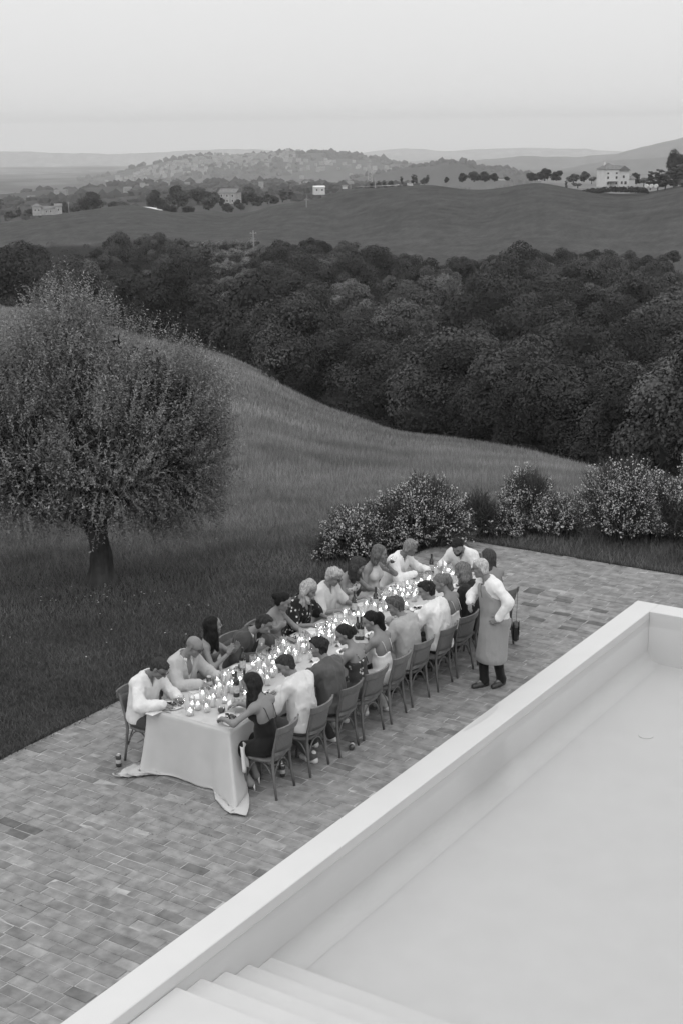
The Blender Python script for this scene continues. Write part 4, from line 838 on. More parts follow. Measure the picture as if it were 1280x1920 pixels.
def cloth():
    ns=[]   # perimeter samples: edge point, outward direction, drop, spread, tail length on the floor
    def key(pts,s):
        xs=[p[0] for p in pts]; return [float(np.interp(s,xs,[p[k] for p in pts])) for k in range(1,len(pts[0]))]
    Lx,Ly=TBX1-TBX0,TBY1-TBY0; per=2*(Lx+Ly); N=900; rows=26; V=[];cr=.03
    for i in range(N):
        s=per*i/N
        if s<Lx: ex,ey,nx,ny=TBX0+s,TBY0,0,-1
        elif s<Lx+Ly: ex,ey,nx,ny=TBX1,TBY0+s-Lx,1,0
        elif s<2*Lx+Ly: ex,ey,nx,ny=TBX1-(s-Lx-Ly),TBY1,0,1
        else: ex,ey,nx,ny=TBX0,TBY1-(s-2*Lx-Ly),-1,0
        dl=min(s,per-s); dr=abs(s-Lx); df1=abs(s-Lx-Ly); df2=abs(s-2*Lx-Ly)
        # length of cloth hanging below the edge
        drop=.755 if s<Lx else .17
        wl=math.exp(-(dl/.15)**2); wr=math.exp(-(dr/.13)**2)
        def sm(a,b,x): t=min(max((x-a)/(b-a),0),1); return t*t*(3-2*t)
        if s>=Lx and s<Lx+Ly: drop=.17+(.74-.17)*(1-sm(.10,.42,s-Lx))
        if s>2*Lx+Ly: drop=.17+(.74-.17)*(1-sm(.05,.35,per-s))
        drop+=.34*wr+.34*wl
        k=max(wr,wl); 
        if k>.02:
            cx,cy_=(.80,-.80) if wr>wl else (-.35,-1.0); nx=nx*(1-k)+cx*k; ny=ny*(1-k)+cy_*k
        col=[]
        fold=(math.sin(s*9.5+.6)+.5*math.sin(s*17+1))*.010+(.030*math.sin(s*34)*k)
        for j in range(rows):
            t=j/(rows-1); Lc=drop*t; fl=TBZ-.004
            out=.010*min(1,Lc/.02)+.045*(Lc/.75)+(.33*wr+.07*wl)*(min(Lc,.75)/.75)**1.4+fold*(Lc/.75)*(1.3 if s<Lx else 1)
            if Lc<=fl: z=TBZ+.004-Lc; ex_=0
            else: ex_=Lc-fl; z=.006+(.020 if wr>wl else .048)*abs(math.sin(ex_*21+s*11))*(1 if ex_>.03 else ex_/.03)+.012*k
            o=out+ex_*(.35 if wr>wl else .75)
            lat=.07*math.sin(ex_*14+s*8)*k*(1 if ex_>0 else 0)
            tx,ty=-ny,nx
            jit=.003*math.sin(ex*9+z*7+ey*7)
            col.append((ex+nx*(o+jit)+tx*lat,ey+ny*(o+jit)+ty*lat,max(z,.006)))
        V.append(col)
    VV=np.array(V); F=[]; idx=np.arange(N*rows).reshape(N,rows); nxt=np.roll(idx,-1,0)
    F.append(np.stack([idx[:,:-1].ravel(),idx[:,1:].ravel(),nxt[:,1:].ravel(),nxt[:,:-1].ravel()],1))
    VV=VV.reshape(-1,3)
    # the top: its own grid, sagging a hair between the boards
    gx,gy=np.meshgrid(np.linspace(TBX0,TBX1,24),np.linspace(TBY0,TBY1,110)); gzv=TBZ+.004+.0012*fbm(np.stack([gx,gy,0*gx],-1),3,5,2)
    T=np.stack([gx,gy,gzv],-1).reshape(-1,3); n0=len(VV); ti=np.arange(24*110).reshape(110,24)+n0
    F.append(np.stack([ti[:-1,:-1].ravel(),ti[:-1,1:].ravel(),ti[1:,1:].ravel(),ti[1:,:-1].ravel()],1))
    return np.concatenate([VV,T]),F
V,F=cloth(); o=np_obj('tablecloth',V,F,M_linen,smooth=True); tag(o,'pale linen tablecloth over the long table, its front corners trailing on the bricks','tablecloth')
sm_=o.modifiers.new('thick','SOLIDIFY'); sm_.thickness=.003; sm_.offset=1

# ------------------------------------------------------------------ cane back chairs
def cane_mat():
    m=bpy.data.materials.new('cane_weave'); m.use_nodes=True; N=m.node_tree.nodes; L=m.node_tree.links; b=N['Principled BSDF']; b.inputs['Roughness'].default_value=.65
    tc=N.new('ShaderNodeTexCoord'); mp=N.new('ShaderNodeMapping'); mp.inputs['Scale'].default_value=(62,62,62); L.new(tc.outputs['UV'],mp.inputs[0])
    ch=N.new('ShaderNodeTexVoronoi'); ch.distance='CHEBYCHEV'; ch.inputs['Scale'].default_value=1; ch.inputs['Randomness'].default_value=0.06; ch.voronoi_dimensions='2D'; L.new(mp.outputs[0],ch.inputs['Vector'])
    r=N.new('ShaderNodeValToRGB'); r.color_ramp.elements[0].position=.20; r.color_ramp.elements[0].color=g3(.02); r.color_ramp.elements[1].position=.30; r.color_ramp.elements[1].color=g3(.135); L.new(ch.outputs['Distance'],r.inputs[0]); L.new(r.outputs[0],b.inputs['Base Color'])
    bp=N.new('ShaderNodeBump'); bp.inputs['Distance'].default_value=.002; bp.inputs['Strength'].default_value=.7; L.new(ch.outputs['Distance'],bp.inputs['Height']); L.new(bp.outputs[0],b.inputs['Normal']); return m
M_cane=cane_mat()
def curved_panel(x0,z0,z1,bow,y0,th,lean,nx=14,nz=4):
    V=[];F=[];UV=[]
    for s in (0,1):
        for j in range(nz+1):
            for i in range(nx+1):
                u=i/nx*2-1; z=z0+(z1-z0)*j/nz; V.append((u*x0*(1+.06*(z-.55)/.35),y0-bow*(1-u*u)-lean*(z-.45)-s*th,z)); UV.append((u*x0,z))
    n=(nx+1)*(nz+1); q=lambda s,i,j:s*n+j*(nx+1)+i
    for j in range(nz):
        for i in range(nx): F+=[(q(0,i,j),q(0,i,j+1),q(0,i+1,j+1),q(0,i+1,j)),(q(1,i,j),q(1,i+1,j),q(1,i+1,j+1),q(1,i,j+1))]
    for i in range(nx): F+=[(q(0,i,0),q(0,i+1,0),q(1,i+1,0),q(1,i,0)),(q(0,i,nz),q(1,i,nz),q(1,i+1,nz),q(0,i+1,nz))]
    for j in range(nz): F+=[(q(0,0,j),q(1,0,j),q(1,0,j+1),q(0,0,j+1)),(q(0,nx,j),q(0,nx,j+1),q(1,nx,j+1),q(1,nx,j))]
    return V,F,UV
def add_uv(me,UV):
    l=me.uv_layers.new(name='UVMap')
    for lp in me.loops: l.data[lp.index].uv=UV[lp.vertex_index]
def make_chair():
    t=empty('dining_chair',(0,0,0))
    V,F,UV=curved_panel(.185,.555,.80,.055,-.195,.010,.20); o=MB().add(V,F).obj('cane_panel',M_cane,t,True); add_uv(o.data,UV)
    V,F,UV=curved_panel(.225,.795,.875,.06,-.187,.026,.20); MB().add(V,F).obj('top_rail',M_wood,t,'auto')
    V,F,UV=curved_panel(.19,.515,.56,.05,-.19,.020,.20); MB().add(V,F).obj('lower_rail',M_wood,t,'auto')
    for sx in (-1,1):
        MB().tube([(sx*.205,-.235,0),(sx*.195,-.205,.20),(sx*.185,-.185,.42),(sx*.188,-.20,.56),(sx*.198,-.235,.70),(sx*.208,-.272,.84)],[.014,.016,.018,.017,.016,.014],8).obj('rear_leg',M_wood,t,True)
        MB().tube([(sx*.185,.195,0),(sx*.172,.17,.22),(sx*.165,.155,.435)],[.012,.015,.017],8).obj('front_leg',M_wood,t,True)
    n=28; ring=[]
    for i in range(n):
        a=2*math.pi*i/n; c,s=math.cos(a),math.sin(a); ring.append((math.copysign(abs(c)**.6,c)*.20,math.copysign(abs(s)**.6,s)*.195))
    def disc(z0,z1,k0,k1): return [(x*k0,y*k0,z0) for x,y in ring]+[(x*k1,y*k1,z1) for x,y in ring],[(i,(i+1)%n,n+(i+1)%n,n+i) for i in range(n)]
    mb=MB(); V=[(x*k,y*k,z) for k,z in ((1,.425),(1.03,.44),(1,.458),(.86,.458)) for x,y in ring]; F=[(r*n+i,r*n+(i+1)%n,(r+1)*n+(i+1)%n,(r+1)*n+i) for r in range(3) for i in range(n)]; F.append(tuple(range(n-1,-1,-1))); mb.add(V,F).obj('seat_rim',M_wood,t,'auto')
    V=[(x*.87,y*.87,.454) for x,y in ring]; o=MB().add(V,[tuple(range(n))]).obj('seat',M_cane,t); add_uv(o.data,[(v[0],v[1]) for v in V])
    def arch(a,b): # bent brace from leg to leg under the rim
        a,b=Vector(a),Vector(b); pts=[]
        for k in range(9):
            u=k/8; p=a.lerp(b,.5-.5*math.cos(u*math.pi)) if False else a.lerp(b,u); p.z=.21+.205*(1-abs(2*u-1)**2.4); pts.append(p)
        return MB().tube(pts,.009,6)
    L=[(-.18,-.19,0),(.18,-.19,0),(.165,.16,0),(-.165,.16,0)]
    for i in range(4): arch(L[i],L[(i+1)%4]).obj('brace',M_wood,t,True)
    return t
CH=make_chair(); CH_used=False
def place_chair(x,y,rz,label):
    global CH_used
    t=CH if not CH_used else copy_tree(CH); CH_used=True
    t.location=(x,y,0); t.rotation_euler=(0,0,rz); tag(t,label,'chair','cane back chairs round the long table'); return t

# ------------------------------------------------------------------ who sits where
LEFT=[('first man on the left',11.70),('bald man in the pale blazer',12.40),('clapping woman',13.02),('man in the dark jacket',13.66),('woman with the bun',14.28),('woman in the floral top',14.88),('man with curly grey hair',15.50),('curly haired woman',16.08),('woman drinking wine',16.70),('last man on the left',17.34)]
RIGHT=[('woman in the black dress',11.79),('man in light trainers',12.47),('young man in the grey shirt',13.11),('woman with the hair clip',13.70),('woman with loose ponytail',14.24),('man in the light blazer',14.86),('man in the creamy shirt',15.46),('woman with high ponytail',16.04),('woman with wavy hair',16.60),('woman hidden by the waiter',17.24)]
XL,XR=-10.40,-8.71
cj=random.Random(4)
for i,(n,y) in enumerate(LEFT): place_chair(XL+(.08 if i==0 else 0)+cj.uniform(-.02,.02),y,R(-90+cj.uniform(-4,4)),'cane back wooden chair under the '+n)
for i,(n,y) in enumerate(RIGHT): place_chair(XR+cj.uniform(-.015,.015),y+[0,0,0,-.02,0,0,0,0,0,.05][i],R(90+[6,3,0,-4,4,-2,2,-3,0,-20][i]),'cane back wooden chair under the '+n)
place_chair(-9.62,18.22,R(180),'cane back wooden chair under the bearded man')

# ------------------------------------------------------------------ on the table
M_wax=mat('candle_wax',.86,.5,.3); _wb=M_wax.node_tree.nodes['Principled BSDF']; _wb.inputs['Subsurface Weight'].default_value=1.0; _wb.inputs['Subsurface Radius'].default_value=(1,1,1); _wb.inputs['Subsurface Scale'].default_value=.035; M_glass=glass_mat('clear_glass',.985,1.0); M_flame=emis_mat('flame',FLAME); M_wick=mat('wick',.02,.9,.1); M_china=mat('white_china',.78,.25,.5); M_wine=mat('red_wine',.012,.08,.6); M_bottle=mat('dark_bottle_glass',.018,.12,.7,coat=.4); M_label=mat('bottle_label',.42,.7,.2,var=.3,vscale=30); M_foil=mat('bottle_foil',.03,.35,.5); M_paper=mat('paper',.72,.9,.1); M_napkin=mat('napkin_cloth',.60,.95,.05,bump=.3,bscale=300); M_steelc=mat('cutlery_steel',.5,.3,.5,metal=1); M_bread=mat('bread_crust',.30,.8,.15,var=.3,vscale=25); M_salad=mat('salad_leaves',.075,.6,.3,attr='tone'); M_can=mat('can_side',.10,.3,.5,metal=.6); M_alu=mat('aluminium',.6,.3,.5,metal=1)
TZ=TBZ+.0055
CT=[]
def lantern_proto(gr,gh,wr,wh):
    t=empty('candle_lantern',(0,0,0)); g=MB().lathe([(gr*.92,0),(gr,.004),(gr,gh),(gr-.0025,gh),(gr-.0025,.007),(0.001,.006)],20,cap=False).obj('glass',M_glass,t,True)
    c=MB().lathe([(wr*.98,.007),(wr,.012),(wr,wh-.004),(wr*.93,wh),(wr*.5,wh-.003),(0.002,wh-.004)],16).obj('candle',M_wax,t,'auto')
    MB().tube([(0,0,wh-.004),(.001,0,wh+.007)],.0012,5).obj('wick',M_wick,c)
    MB().lathe([(.0006,wh+.003),(.0036,wh+.008),(.0044,wh+.013),(.0030,wh+.020),(.0012,wh+.027),(.0003,wh+.031)],8).obj('flame',M_flame,c,True)
    return t
LP=[lantern_proto(*a) for a in ((.054,.115,.034,.060),(.041,.135,.033,.075),(.040,.190,.032,.125),(.045,.215,.034,.150),(.036,.165,.030,.045),(.040,.250,.033,.100))]
LKIND=['short candle in a wide glass','stout candle in a glass','tall candle in a glass','tallest candle in a glass','low candle in a slim glass','candle halfway down a tall glass']
LUSED=[False]*6
def near(side,y): return min(side,key=lambda q:abs(q[1]-y))[0]
def lantern(x,y,k):
    t=LP[k] if not LUSED[k] else copy_tree(LP[k]); LUSED[k]=True; t.location=(x,y,TZ); t.rotation_euler=(0,0,cj.uniform(0,6))
    who=near(LEFT,y) if x<-9.62 else near(RIGHT,y)
    tag(t,'lit '+LKIND[k]+' before the '+who,'candle','lit candles in glass cylinders along the table'); CT.append((x,y))
for px,py,k in [(357,1341,0),(372,1331,1),(388,1335,1),(401,1325,2),(413,1307,3),(422,1318,4),(381,1318,2),(394,1316,4),(430,1297,5),(437,1300,2),(361,1326,4)]:
    p=at(px,py,TZ); lantern(p.x,p.y,k)
tries=0
RESERVED=[(p.x,p.y,.07) for p in (at(444,1306,TZ),at(460,1303,TZ),at(456,1259,TZ),at(670,1199,TZ),at(677,1199,TZ),at(704,1141,TZ),at(664,1149,TZ),at(808,1076,TZ),at(393,1290,TZ),at(455,1322,TZ))]
while len(CT)<112 and tries<6000:
    tries+=1; y=cj.uniform(12.15,17.75); x=cj.gauss(-9.66,.13)
    if not -9.93<x<-9.38: continue
    if any((x-a)**2+(y-b)**2<.094**2 for a,b in CT) or any((x-a)**2+(y-b)**2<(c+.035)**2 for a,b,c in RESERVED): continue
    lantern(x,y,cj.choices(range(6),[2,3,4,3,2,3])[0])
# plates with food
pl=MB().lathe([(.001,.008),(.085,.008),(.100,.012),(.132,.020),(.136,.021),(.134,.0165),(.098,.006),(.09,0),(.001,0)],32,cap=False).mesh('plate',M_china,True)
sp=MB().lathe([(.001,.006),(.06,.006),(.088,.014),(.090,.0145),(.087,.011),(.06,0),(.001,0)],28,cap=False).mesh('side_plate',M_china,True)
fr2=np.random.default_rng(8)
def meal(seed):
    b=np.random.default_rng(seed); P=b.normal(0,1,(34,3))*np.array([.034,.034,.006])+np.array([0,0,.022]); P+=np.array([b.normal(0,.02),b.normal(0,.02),0]); P[:,2]=np.abs(P[:,2])+.004; v,f=leaf_cloud(P,np.tile([0,0,1.2],(len(P),1)),.038,b,flat=.8); tn=np.repeat(b.choice([.4,.7,1,2.2,5.5],len(P),p=[.3,.25,.2,.15,.1]),4); v[:,2]=np.maximum(v[:,2],.010)
    Vs=[v];Fs=[f];n=len(v);T=[tn]; Fi=[]
    for k in range(5):
        a=ICO1[0]*b.uniform(.010,.022)*np.array([1.3,1,.6])+np.array([b.normal(0,.04),b.normal(0,.04),.020]); Vs.append(a); Fi.append(ICO1[1]+n); n+=len(a); T.append(np.full(len(a),b.choice([.5,1.5,4])))
    return np.concatenate(Vs),[f,np.concatenate(Fi)],np.concatenate(T)
MEALS=[]
for k in range(5): V,F,T=meal(300+k); MEALS.append(np_mesh('salad',V,F,M_salad,attrs={'tone':T}))
def inst(name,me,x,y,z=TZ,rz=None,label=None,cat=None,group=None):
    o=link(bpy.data.objects.new(name,me)); o.location=(x,y,z); o.rotation_euler=(0,0,cj.uniform(0,6.28) if rz is None else rz); return tag(o,label,cat,group)
def glass_proto(red):
    t=empty('wine_glass',(0,0,0)); g=MB().lathe([(.033,0),(.033,.002),(.006,.006),(.004,.012),(.004,.085),(.012,.094),(.034,.118),(.042,.148),(.040,.18),(.034,.212),(.0325,.212),(.0385,.18),(.0405,.148),(.0325,.119),(.011,.097),(.001,.095)],18,cap=False).obj('bowl_and_stem',M_glass,t,True)
    if red: MB().lathe([(.001,.0965),(.0105,.099),(.031,.121),(.0375,.138),(.001,.138)],16,cap=False).obj('wine',M_wine,t,True)
    return t
GP=[glass_proto(False),glass_proto(True)]; GU=[False,False]
def wine_glass(x,y,red,label):
    t=GP[red] if not GU[red] else copy_tree(GP[red]); GU[red]=True; t.location=(x,y,TZ); tag(t,label,'wine glass','wine glasses on the table')
def tent(x,y,rz,l,w,label):
    t=MB(); h=w*.62; t.add([(-w/2,-l/2,0),(w/2,-l/2,0),(w/2,l/2,0),(-w/2,l/2,0),(0,-l/2,h),(0,l/2,h)],[(0,3,5,4),(1,4,5,2)]); o=t.obj('menu_card',M_paper); o.location=(x,y,TZ+.001); o.rotation_euler=(0,0,rz); tag(o,label,'menu card','folded menu cards on the table')
    sm2=o.modifiers.new('thick','SOLIDIFY'); sm2.thickness=.0008
nap=MB().box((0,0,.006),(.17,.12,.012),bev=.005).box((.03,.012,.0145),(.10,.085,.006),rz=.2,bev=.0025).mesh('napkin',M_napkin)
def cutlery(kind):
    mb=MB(); mb.tube([(0,-.10,.004),(0,-.02,.006),(0,.03,.005)],[.006,.0045,.003],6,flat=.5)
    if kind=='fork':
        mb.box((0,.045,.005),(.018,.03,.003))
        for i in (-1,0,1): mb.box((i*.0065,.078,.005),(.003,.04,.0025))
    else: mb.box((.002,.07,.005),(.016,.09,.002))
    return mb.mesh(kind,M_steelc)
ME_F,ME_K=cutlery('fork'),cutlery('knife')
for side,(lst,xp,sg) in enumerate(((LEFT,TBX0+.20,1),(RIGHT,TBX1-.20,-1))):
    for i,(n,y) in enumerate(lst):
        dx=cj.uniform(-.02,.03); yy=y+cj.uniform(-.05,.05)
        inst('plate',pl,xp+sg*dx,yy,label='white dinner plate in front of the '+n,cat='plate',group='dinner plates')
        if not (side==1 and i in (3,)): inst('salad',MEALS[(i+side*3)%5],xp+sg*dx,yy,TZ+.003,label='half eaten salad on the plate of the '+n,cat='food',group='food on the dinner plates')
        gx=xp+sg*cj.uniform(.17,.22); gy=yy+sg*cj.uniform(.14,.22)
        if not any((gx-a)**2+(gy-b_)**2<.085**2 for a,b_ in CT): wine_glass(gx,gy,int(cj.random()<.4),'stemmed wine glass near the plate of the '+n); CT.append((gx,gy))
        gx=xp+sg*cj.uniform(.20,.26); gy=yy-sg*cj.uniform(.05,.12)
        if not any((gx-a)**2+(gy-b_)**2<.085**2 for a,b_ in CT): wine_glass(gx,gy,int(cj.random()<.3),'second stemmed glass before the '+n); CT.append((gx,gy))
        inst('napkin',nap,xp-sg*.06,yy-sg*.245,rz=R(90)+cj.uniform(-.3,.3),label='folded cloth napkin beside the plate of the '+n,cat='napkin',group='folded napkins')
        inst('knife',ME_K,xp,yy-sg*.165,rz=R(-90*sg)+cj.uniform(-.2,.2),label='table knife beside the plate of the '+n,cat='knife',group='table knives')
inst('plate',pl,-9.60,17.70,label='white dinner plate in front of the bearded man',cat='plate',group='dinner plates'); inst('salad',MEALS[1],-9.60,17.70,TZ+.003,label='food on the plate of the bearded man',cat='food',group='food on the dinner plates')
for px,py,rz,l,w,lb in [(588,1238,.35,.20,.075,'long folded menu card between the candles and the young man in the grey shirt'),(547,1272,.3,.16,.07,'folded menu card in front of the man in the pale shirt'),(634,1211,.3,.10,.07,'small folded card in front of the woman with the hair clip'),(775,1140,.3,.09,.06,'small folded card in front of the man in the light blazer'),(857,1098,.3,.09,.06,'small folded card in front of the woman with wavy hair')]:
    p=at(px,py,TZ); tent(p.x,p.y,rz,l,w,lb)
for px,py,lb in [(434,1357,'small side plate at the near right corner of the table'),(372,1308,'empty side plate between the first two men'),(590,1190,'small side plate with a napkin before the woman in the floral top'),(790,1140,'empty side plate before the man in the creamy shirt'),(672,1150,'side plate of dark sauce before the curly haired woman')]:
    p=at(px,py,TZ); inst('side_plate',sp,p.x,p.y,label=lb,cat='plate',group='small side plates')
def bottle(px,py,lb,sh=1.0):
    p=at(px,py,TZ); t=empty('wine_bottle',(p.x,p.y,TZ),cj.uniform(0,6),lb,'bottle','wine bottles on the table'); MB().lathe([(.030,0),(.037,.004),(.038,.01),(.038,.185),(.034,.205),(.018,.235),(.014,.25),(.0138,.30),(.0155,.302),(.0155,.312),(.001,.312)],18).obj('glass_body',M_bottle,t,True)
    MB().lathe([(.0384,.055),(.0384,.15)],18,cap=False).obj('label',M_label,t,True); MB().lathe([(.0147,.25),(.0147,.303),(.016,.303),(.016,.313),(.001,.3135)],14,cap=False).obj('foil',M_foil,t,True)
for px,py,lb in [(444,1306,'dark wine bottle left of the pair behind the bread'),(460,1303,'dark wine bottle right of the pair behind the bread'),(456,1259,'dark wine bottle before the man in the dark jacket'),(670,1199,'wine bottle left of the pair before the hair clip woman'),(677,1199,'wine bottle right of the pair before the hair clip woman'),(704,1141,'dark wine bottle before the curly haired woman'),(664,1149,'dark wine bottle before the man with curly grey hair'),(808,1076,'dark wine bottle at the far end of the table')]: bottle(px,py,lb)
# stemless glass of red wine, bread plate, cans
p=at(416,1338,TZ); t=empty('tumbler',(p.x,p.y,TZ),0,'stemless glass of red wine near the front right corner','glass'); MB().lathe([(.028,0),(.040,.02),(.046,.045),(.043,.075),(.038,.095),(.0365,.095),(.0415,.075),(.0445,.045),(.0385,.022),(.001,.003)],20,cap=False).obj('glass',M_glass,t,True); MB().lathe([(.001,.0035),(.038,.0225),(.0437,.045),(.0425,.062),(.001,.062)],20,cap=False).obj('wine',M_wine,t,True)
p=at(449,1322,TZ+.07); BRX,BRY=p.x,p.y; inst('bread_plate',pl,p.x,p.y,TZ+.075,label='white plate of bread held up by the woman in the black dress',cat='plate')
for k in range(4):
    b_=np.random.default_rng(40+k); a=ICO3[0]*np.array([.026,.050,.038])*(1+.06*fbm(ICO3[0],3,k,2)[:,None]); a[:,2]=np.maximum(a[:,2],-.026); rz=.5+k*.06; cs,sn=math.cos(rz),math.sin(rz); a=np.stack([a[:,0]*cs-a[:,1]*sn,a[:,0]*sn+a[:,1]*cs,a[:,2]],1)
    o=np_obj('bread_roll',a,ICO3[1],M_bread,smooth=True); o.location=(p.x+(k-1.5)*.036,p.y+(k-1.5)*.022,TZ+.118); tag(o,['first','second','third','fourth'][k]+' bread roll from the left on the raised plate','bread','bread rolls on the raised plate')
def can(loc,lb,rot=(0,0,0),tall=.150):
    t=empty('drink_can',loc,0,lb,'can'); t.rotation_euler=rot; MB().lathe([(.024,0),(.030,.006),(.033,.014),(.033,tall-.02),(.030,tall-.008),(.0265,tall-.002),(.0275,tall),(.025,tall),(.024,tall-.004),(.001,tall-.004)],20).obj('can_body',M_can,t,True)
    MB().lathe([(.0332,tall*.30),(.0332,tall*.62)],20,cap=False).obj('printed_band',M_label,t,True); MB().lathe([(.0295,tall-.007),(.0270,tall-.0015),(.0278,tall+.0005),(.0245,tall+.0005),(.0240,tall-.0035),(.001,tall-.0035)],20,cap=False).obj('lid',M_alu,t,True); MB().box((0,.008,tall-.001),(.010,.018,.002)).obj('ring_pull',M_alu,t); return t
p=at(223.5,1437); can((p.x,p.y,.002),'tall drink can standing on the bricks left of the first chair')
p=at(530,1456); can((p.x,p.y,.002),'dark drink can standing under the nearest right hand chair')
p=at(659,1408); can((p.x,p.y,.036),'empty drink can lying on the bricks by the third chair leg',(R(90),0,R(-150)))
p=at(393,1290,TZ); can((p.x,p.y,TZ),'drink can standing on the table by the plate of the bald man')
print('table',time.time()-T0,'candles',len(CT))
# ------------------------------------------------------------------ people: bodies grown as one smooth surface from a field of joined limbs
def _caps(P,a,b,ra,rb):
    a=np.asarray(a,float); b=np.asarray(b,float); ab=b-a; L=max((ab*ab).sum(),1e-9); t=np.clip(((P-a)@ab)/L,0,1); return np.linalg.norm(P-a-t[...,None]*ab,axis=-1)-(ra+(rb-ra)*t)
def _ell(P,c,r,M):
    q=(P-np.asarray(c,float))@(M if M is not None else np.eye(3)); r=np.asarray(r,float); k0=np.linalg.norm(q/r,axis=-1); k1=np.linalg.norm(q/(r*r),axis=-1)+1e-9; return k0*(k0-1)/k1
def field(prims,h,infl=0.0,k=.03,pad=.03,cuts=(),soft=0,ridged=False,noise=0,nsc=18,seed=0,stretch=(1,1,.45)):
    lo=[];hi=[]
    for p in prims:
        if p[0]=='c': r=max(p[3],p[4]); a,b=np.array(p[1],float),np.array(p[2],float); lo.append(np.minimum(a,b)-r); hi.append(np.maximum(a,b)+r)
        else: r=max(p[2]); lo.append(np.array(p[1],float)-r); hi.append(np.array(p[1],float)+r)
    e=infl+pad; lo_=np.min(lo,0)-e; hi_=np.max(hi,0)+e; n=np.ceil((hi_-lo_)/h).astype(int)+1
    ax=[lo_[i]+h*np.arange(n[i]) for i in range(3)]; D=np.full(tuple(n),.5,np.float32)
    for p,l,u in zip(prims,lo,hi):
        m=infl+k+2*h; i0=np.maximum(((l-m-lo_)/h).astype(int),0); i1=np.minimum(((u+m-lo_)/h).astype(int)+2,n)
        sl=tuple(slice(i0[i],i1[i]) for i in range(3)); G=np.stack(np.meshgrid(*[ax[i][sl[i]] for i in range(3)],indexing='ij'),-1)
        d=(_caps(G,*p[1:5]) if p[0]=='c' else _ell(G,p[1],p[2],p[3] if len(p)>3 else None))-infl
        A=D[sl]; kk=p[-1] if p[0]=='c' and len(p)>5 else k
        hh=np.clip(.5+.5*(A-d)/kk,0,1); D[sl]=A+(d-A)*hh-kk*hh*(1-hh)
    if noise or cuts:
        idx=np.where(np.abs(D)<.05); P=np.stack([ax[i][idx[i]] for i in range(3)],-1)
        if noise:
            nv=fbm(P*np.array(stretch),nsc,seed,3)
            D[idx]-=(noise*(np.clip(1-np.abs(nv)*3.2,0,1)*.6+.4*(nv+1)*.5) if ridged else -noise*nv).astype(np.float32)
        idx=np.where(D<.05); P=np.stack([ax[i][idx[i]] for i in range(3)],-1); v=D[idx]
        for c in cuts:
            cv_=c(P)
            if soft: hh=np.clip(.5-.5*(v-cv_)/soft,0,1); v=v+(cv_-v)*hh+soft*hh*(1-hh)
            else: v=np.maximum(v,cv_)
        D[idx]=v
    return D,lo_,h
def nets(D,lo,h):
    ng=D<0; s=tuple(d-1 for d in D.shape); cnt=np.zeros(s,np.int8); C=[(i,j,k) for i in (0,1) for j in (0,1) for k in (0,1)]
    for c in C: cnt+=ng[c[0]:c[0]+s[0],c[1]:c[1]+s[1],c[2]:c[2]+s[2]]
    act=(cnt>0)&(cnt<8); I=np.argwhere(act); vid=np.full(s,-1,np.int32); vid[act]=np.arange(len(I))
    if len(I)==0: return np.zeros((0,3)),np.zeros((0,4),int)
    val=[D[I[:,0]+c[0],I[:,1]+c[1],I[:,2]+c[2]] for c in C]; S=np.zeros((len(I),3)); W=np.zeros(len(I))
    for a in range(8):
        for b in range(a+1,8):
            if sum(abs(C[a][i]-C[b][i]) for i in range(3))!=1: continue
            x=(val[a]<0)!=(val[b]<0); t=np.where(x,val[a]/np.where(x,val[a]-val[b],1),0); p=np.array(C[a])+t[:,None]*(np.array(C[b])-np.array(C[a])); S+=p*x[:,None]; W+=x
    V=lo+h*(I+S/W[:,None]); F=[]
    for ax in range(3):
        o1,o2=[(1,2),(2,0),(0,1)][ax]; sh=[slice(None)]*3; a=[slice(0,d-1) for d in D.shape]; b=[slice(0,d-1) for d in D.shape]
        A=ng[:-1,:,:] if ax==0 else ng[:,:-1,:] if ax==1 else ng[:,:,:-1]; B=ng[1:,:,:] if ax==0 else ng[:,1:,:] if ax==1 else ng[:,:,1:]
        E=np.argwhere(A!=B); sg=A[tuple(E.T)]; ok=(E[:,o1]>0)&(E[:,o2]>0)&(E[:,o1]<s[o1])&(E[:,o2]<s[o2]); E=E[ok]; sg=sg[ok]
        def g(d1,d2): q=E.copy(); q[:,o1]-=d1; q[:,o2]-=d2; return vid[tuple(q.T)]
        q=np.stack([g(1,1),g(0,1),g(0,0),g(1,0)],1); q=np.where(sg[:,None],q,q[:,::-1]); F.append(q)
    F=np.concatenate(F); F=F[(F>=0).all(1)]; return V,F
def rotm(yaw=0,pitch=0,roll=0):   # yaw left +, pitch down +, roll towards own right +; columns are the axes
    return np.array((Matrix.Rotation(yaw,3,'Z')@Matrix.Rotation(-pitch,3,'X')@Matrix.Rotation(roll,3,'Y')))
M_skin=mat('skin',.20,.55,.25,attr='tone',var=.05,vscale=25); M_hair=mat('hair',.30,.6,.12,attr='tone',var=.5,vscale=70,bump=1.2,bscale=110,bdist=.008,stretch=(1,1,.25))
CLOTH={}
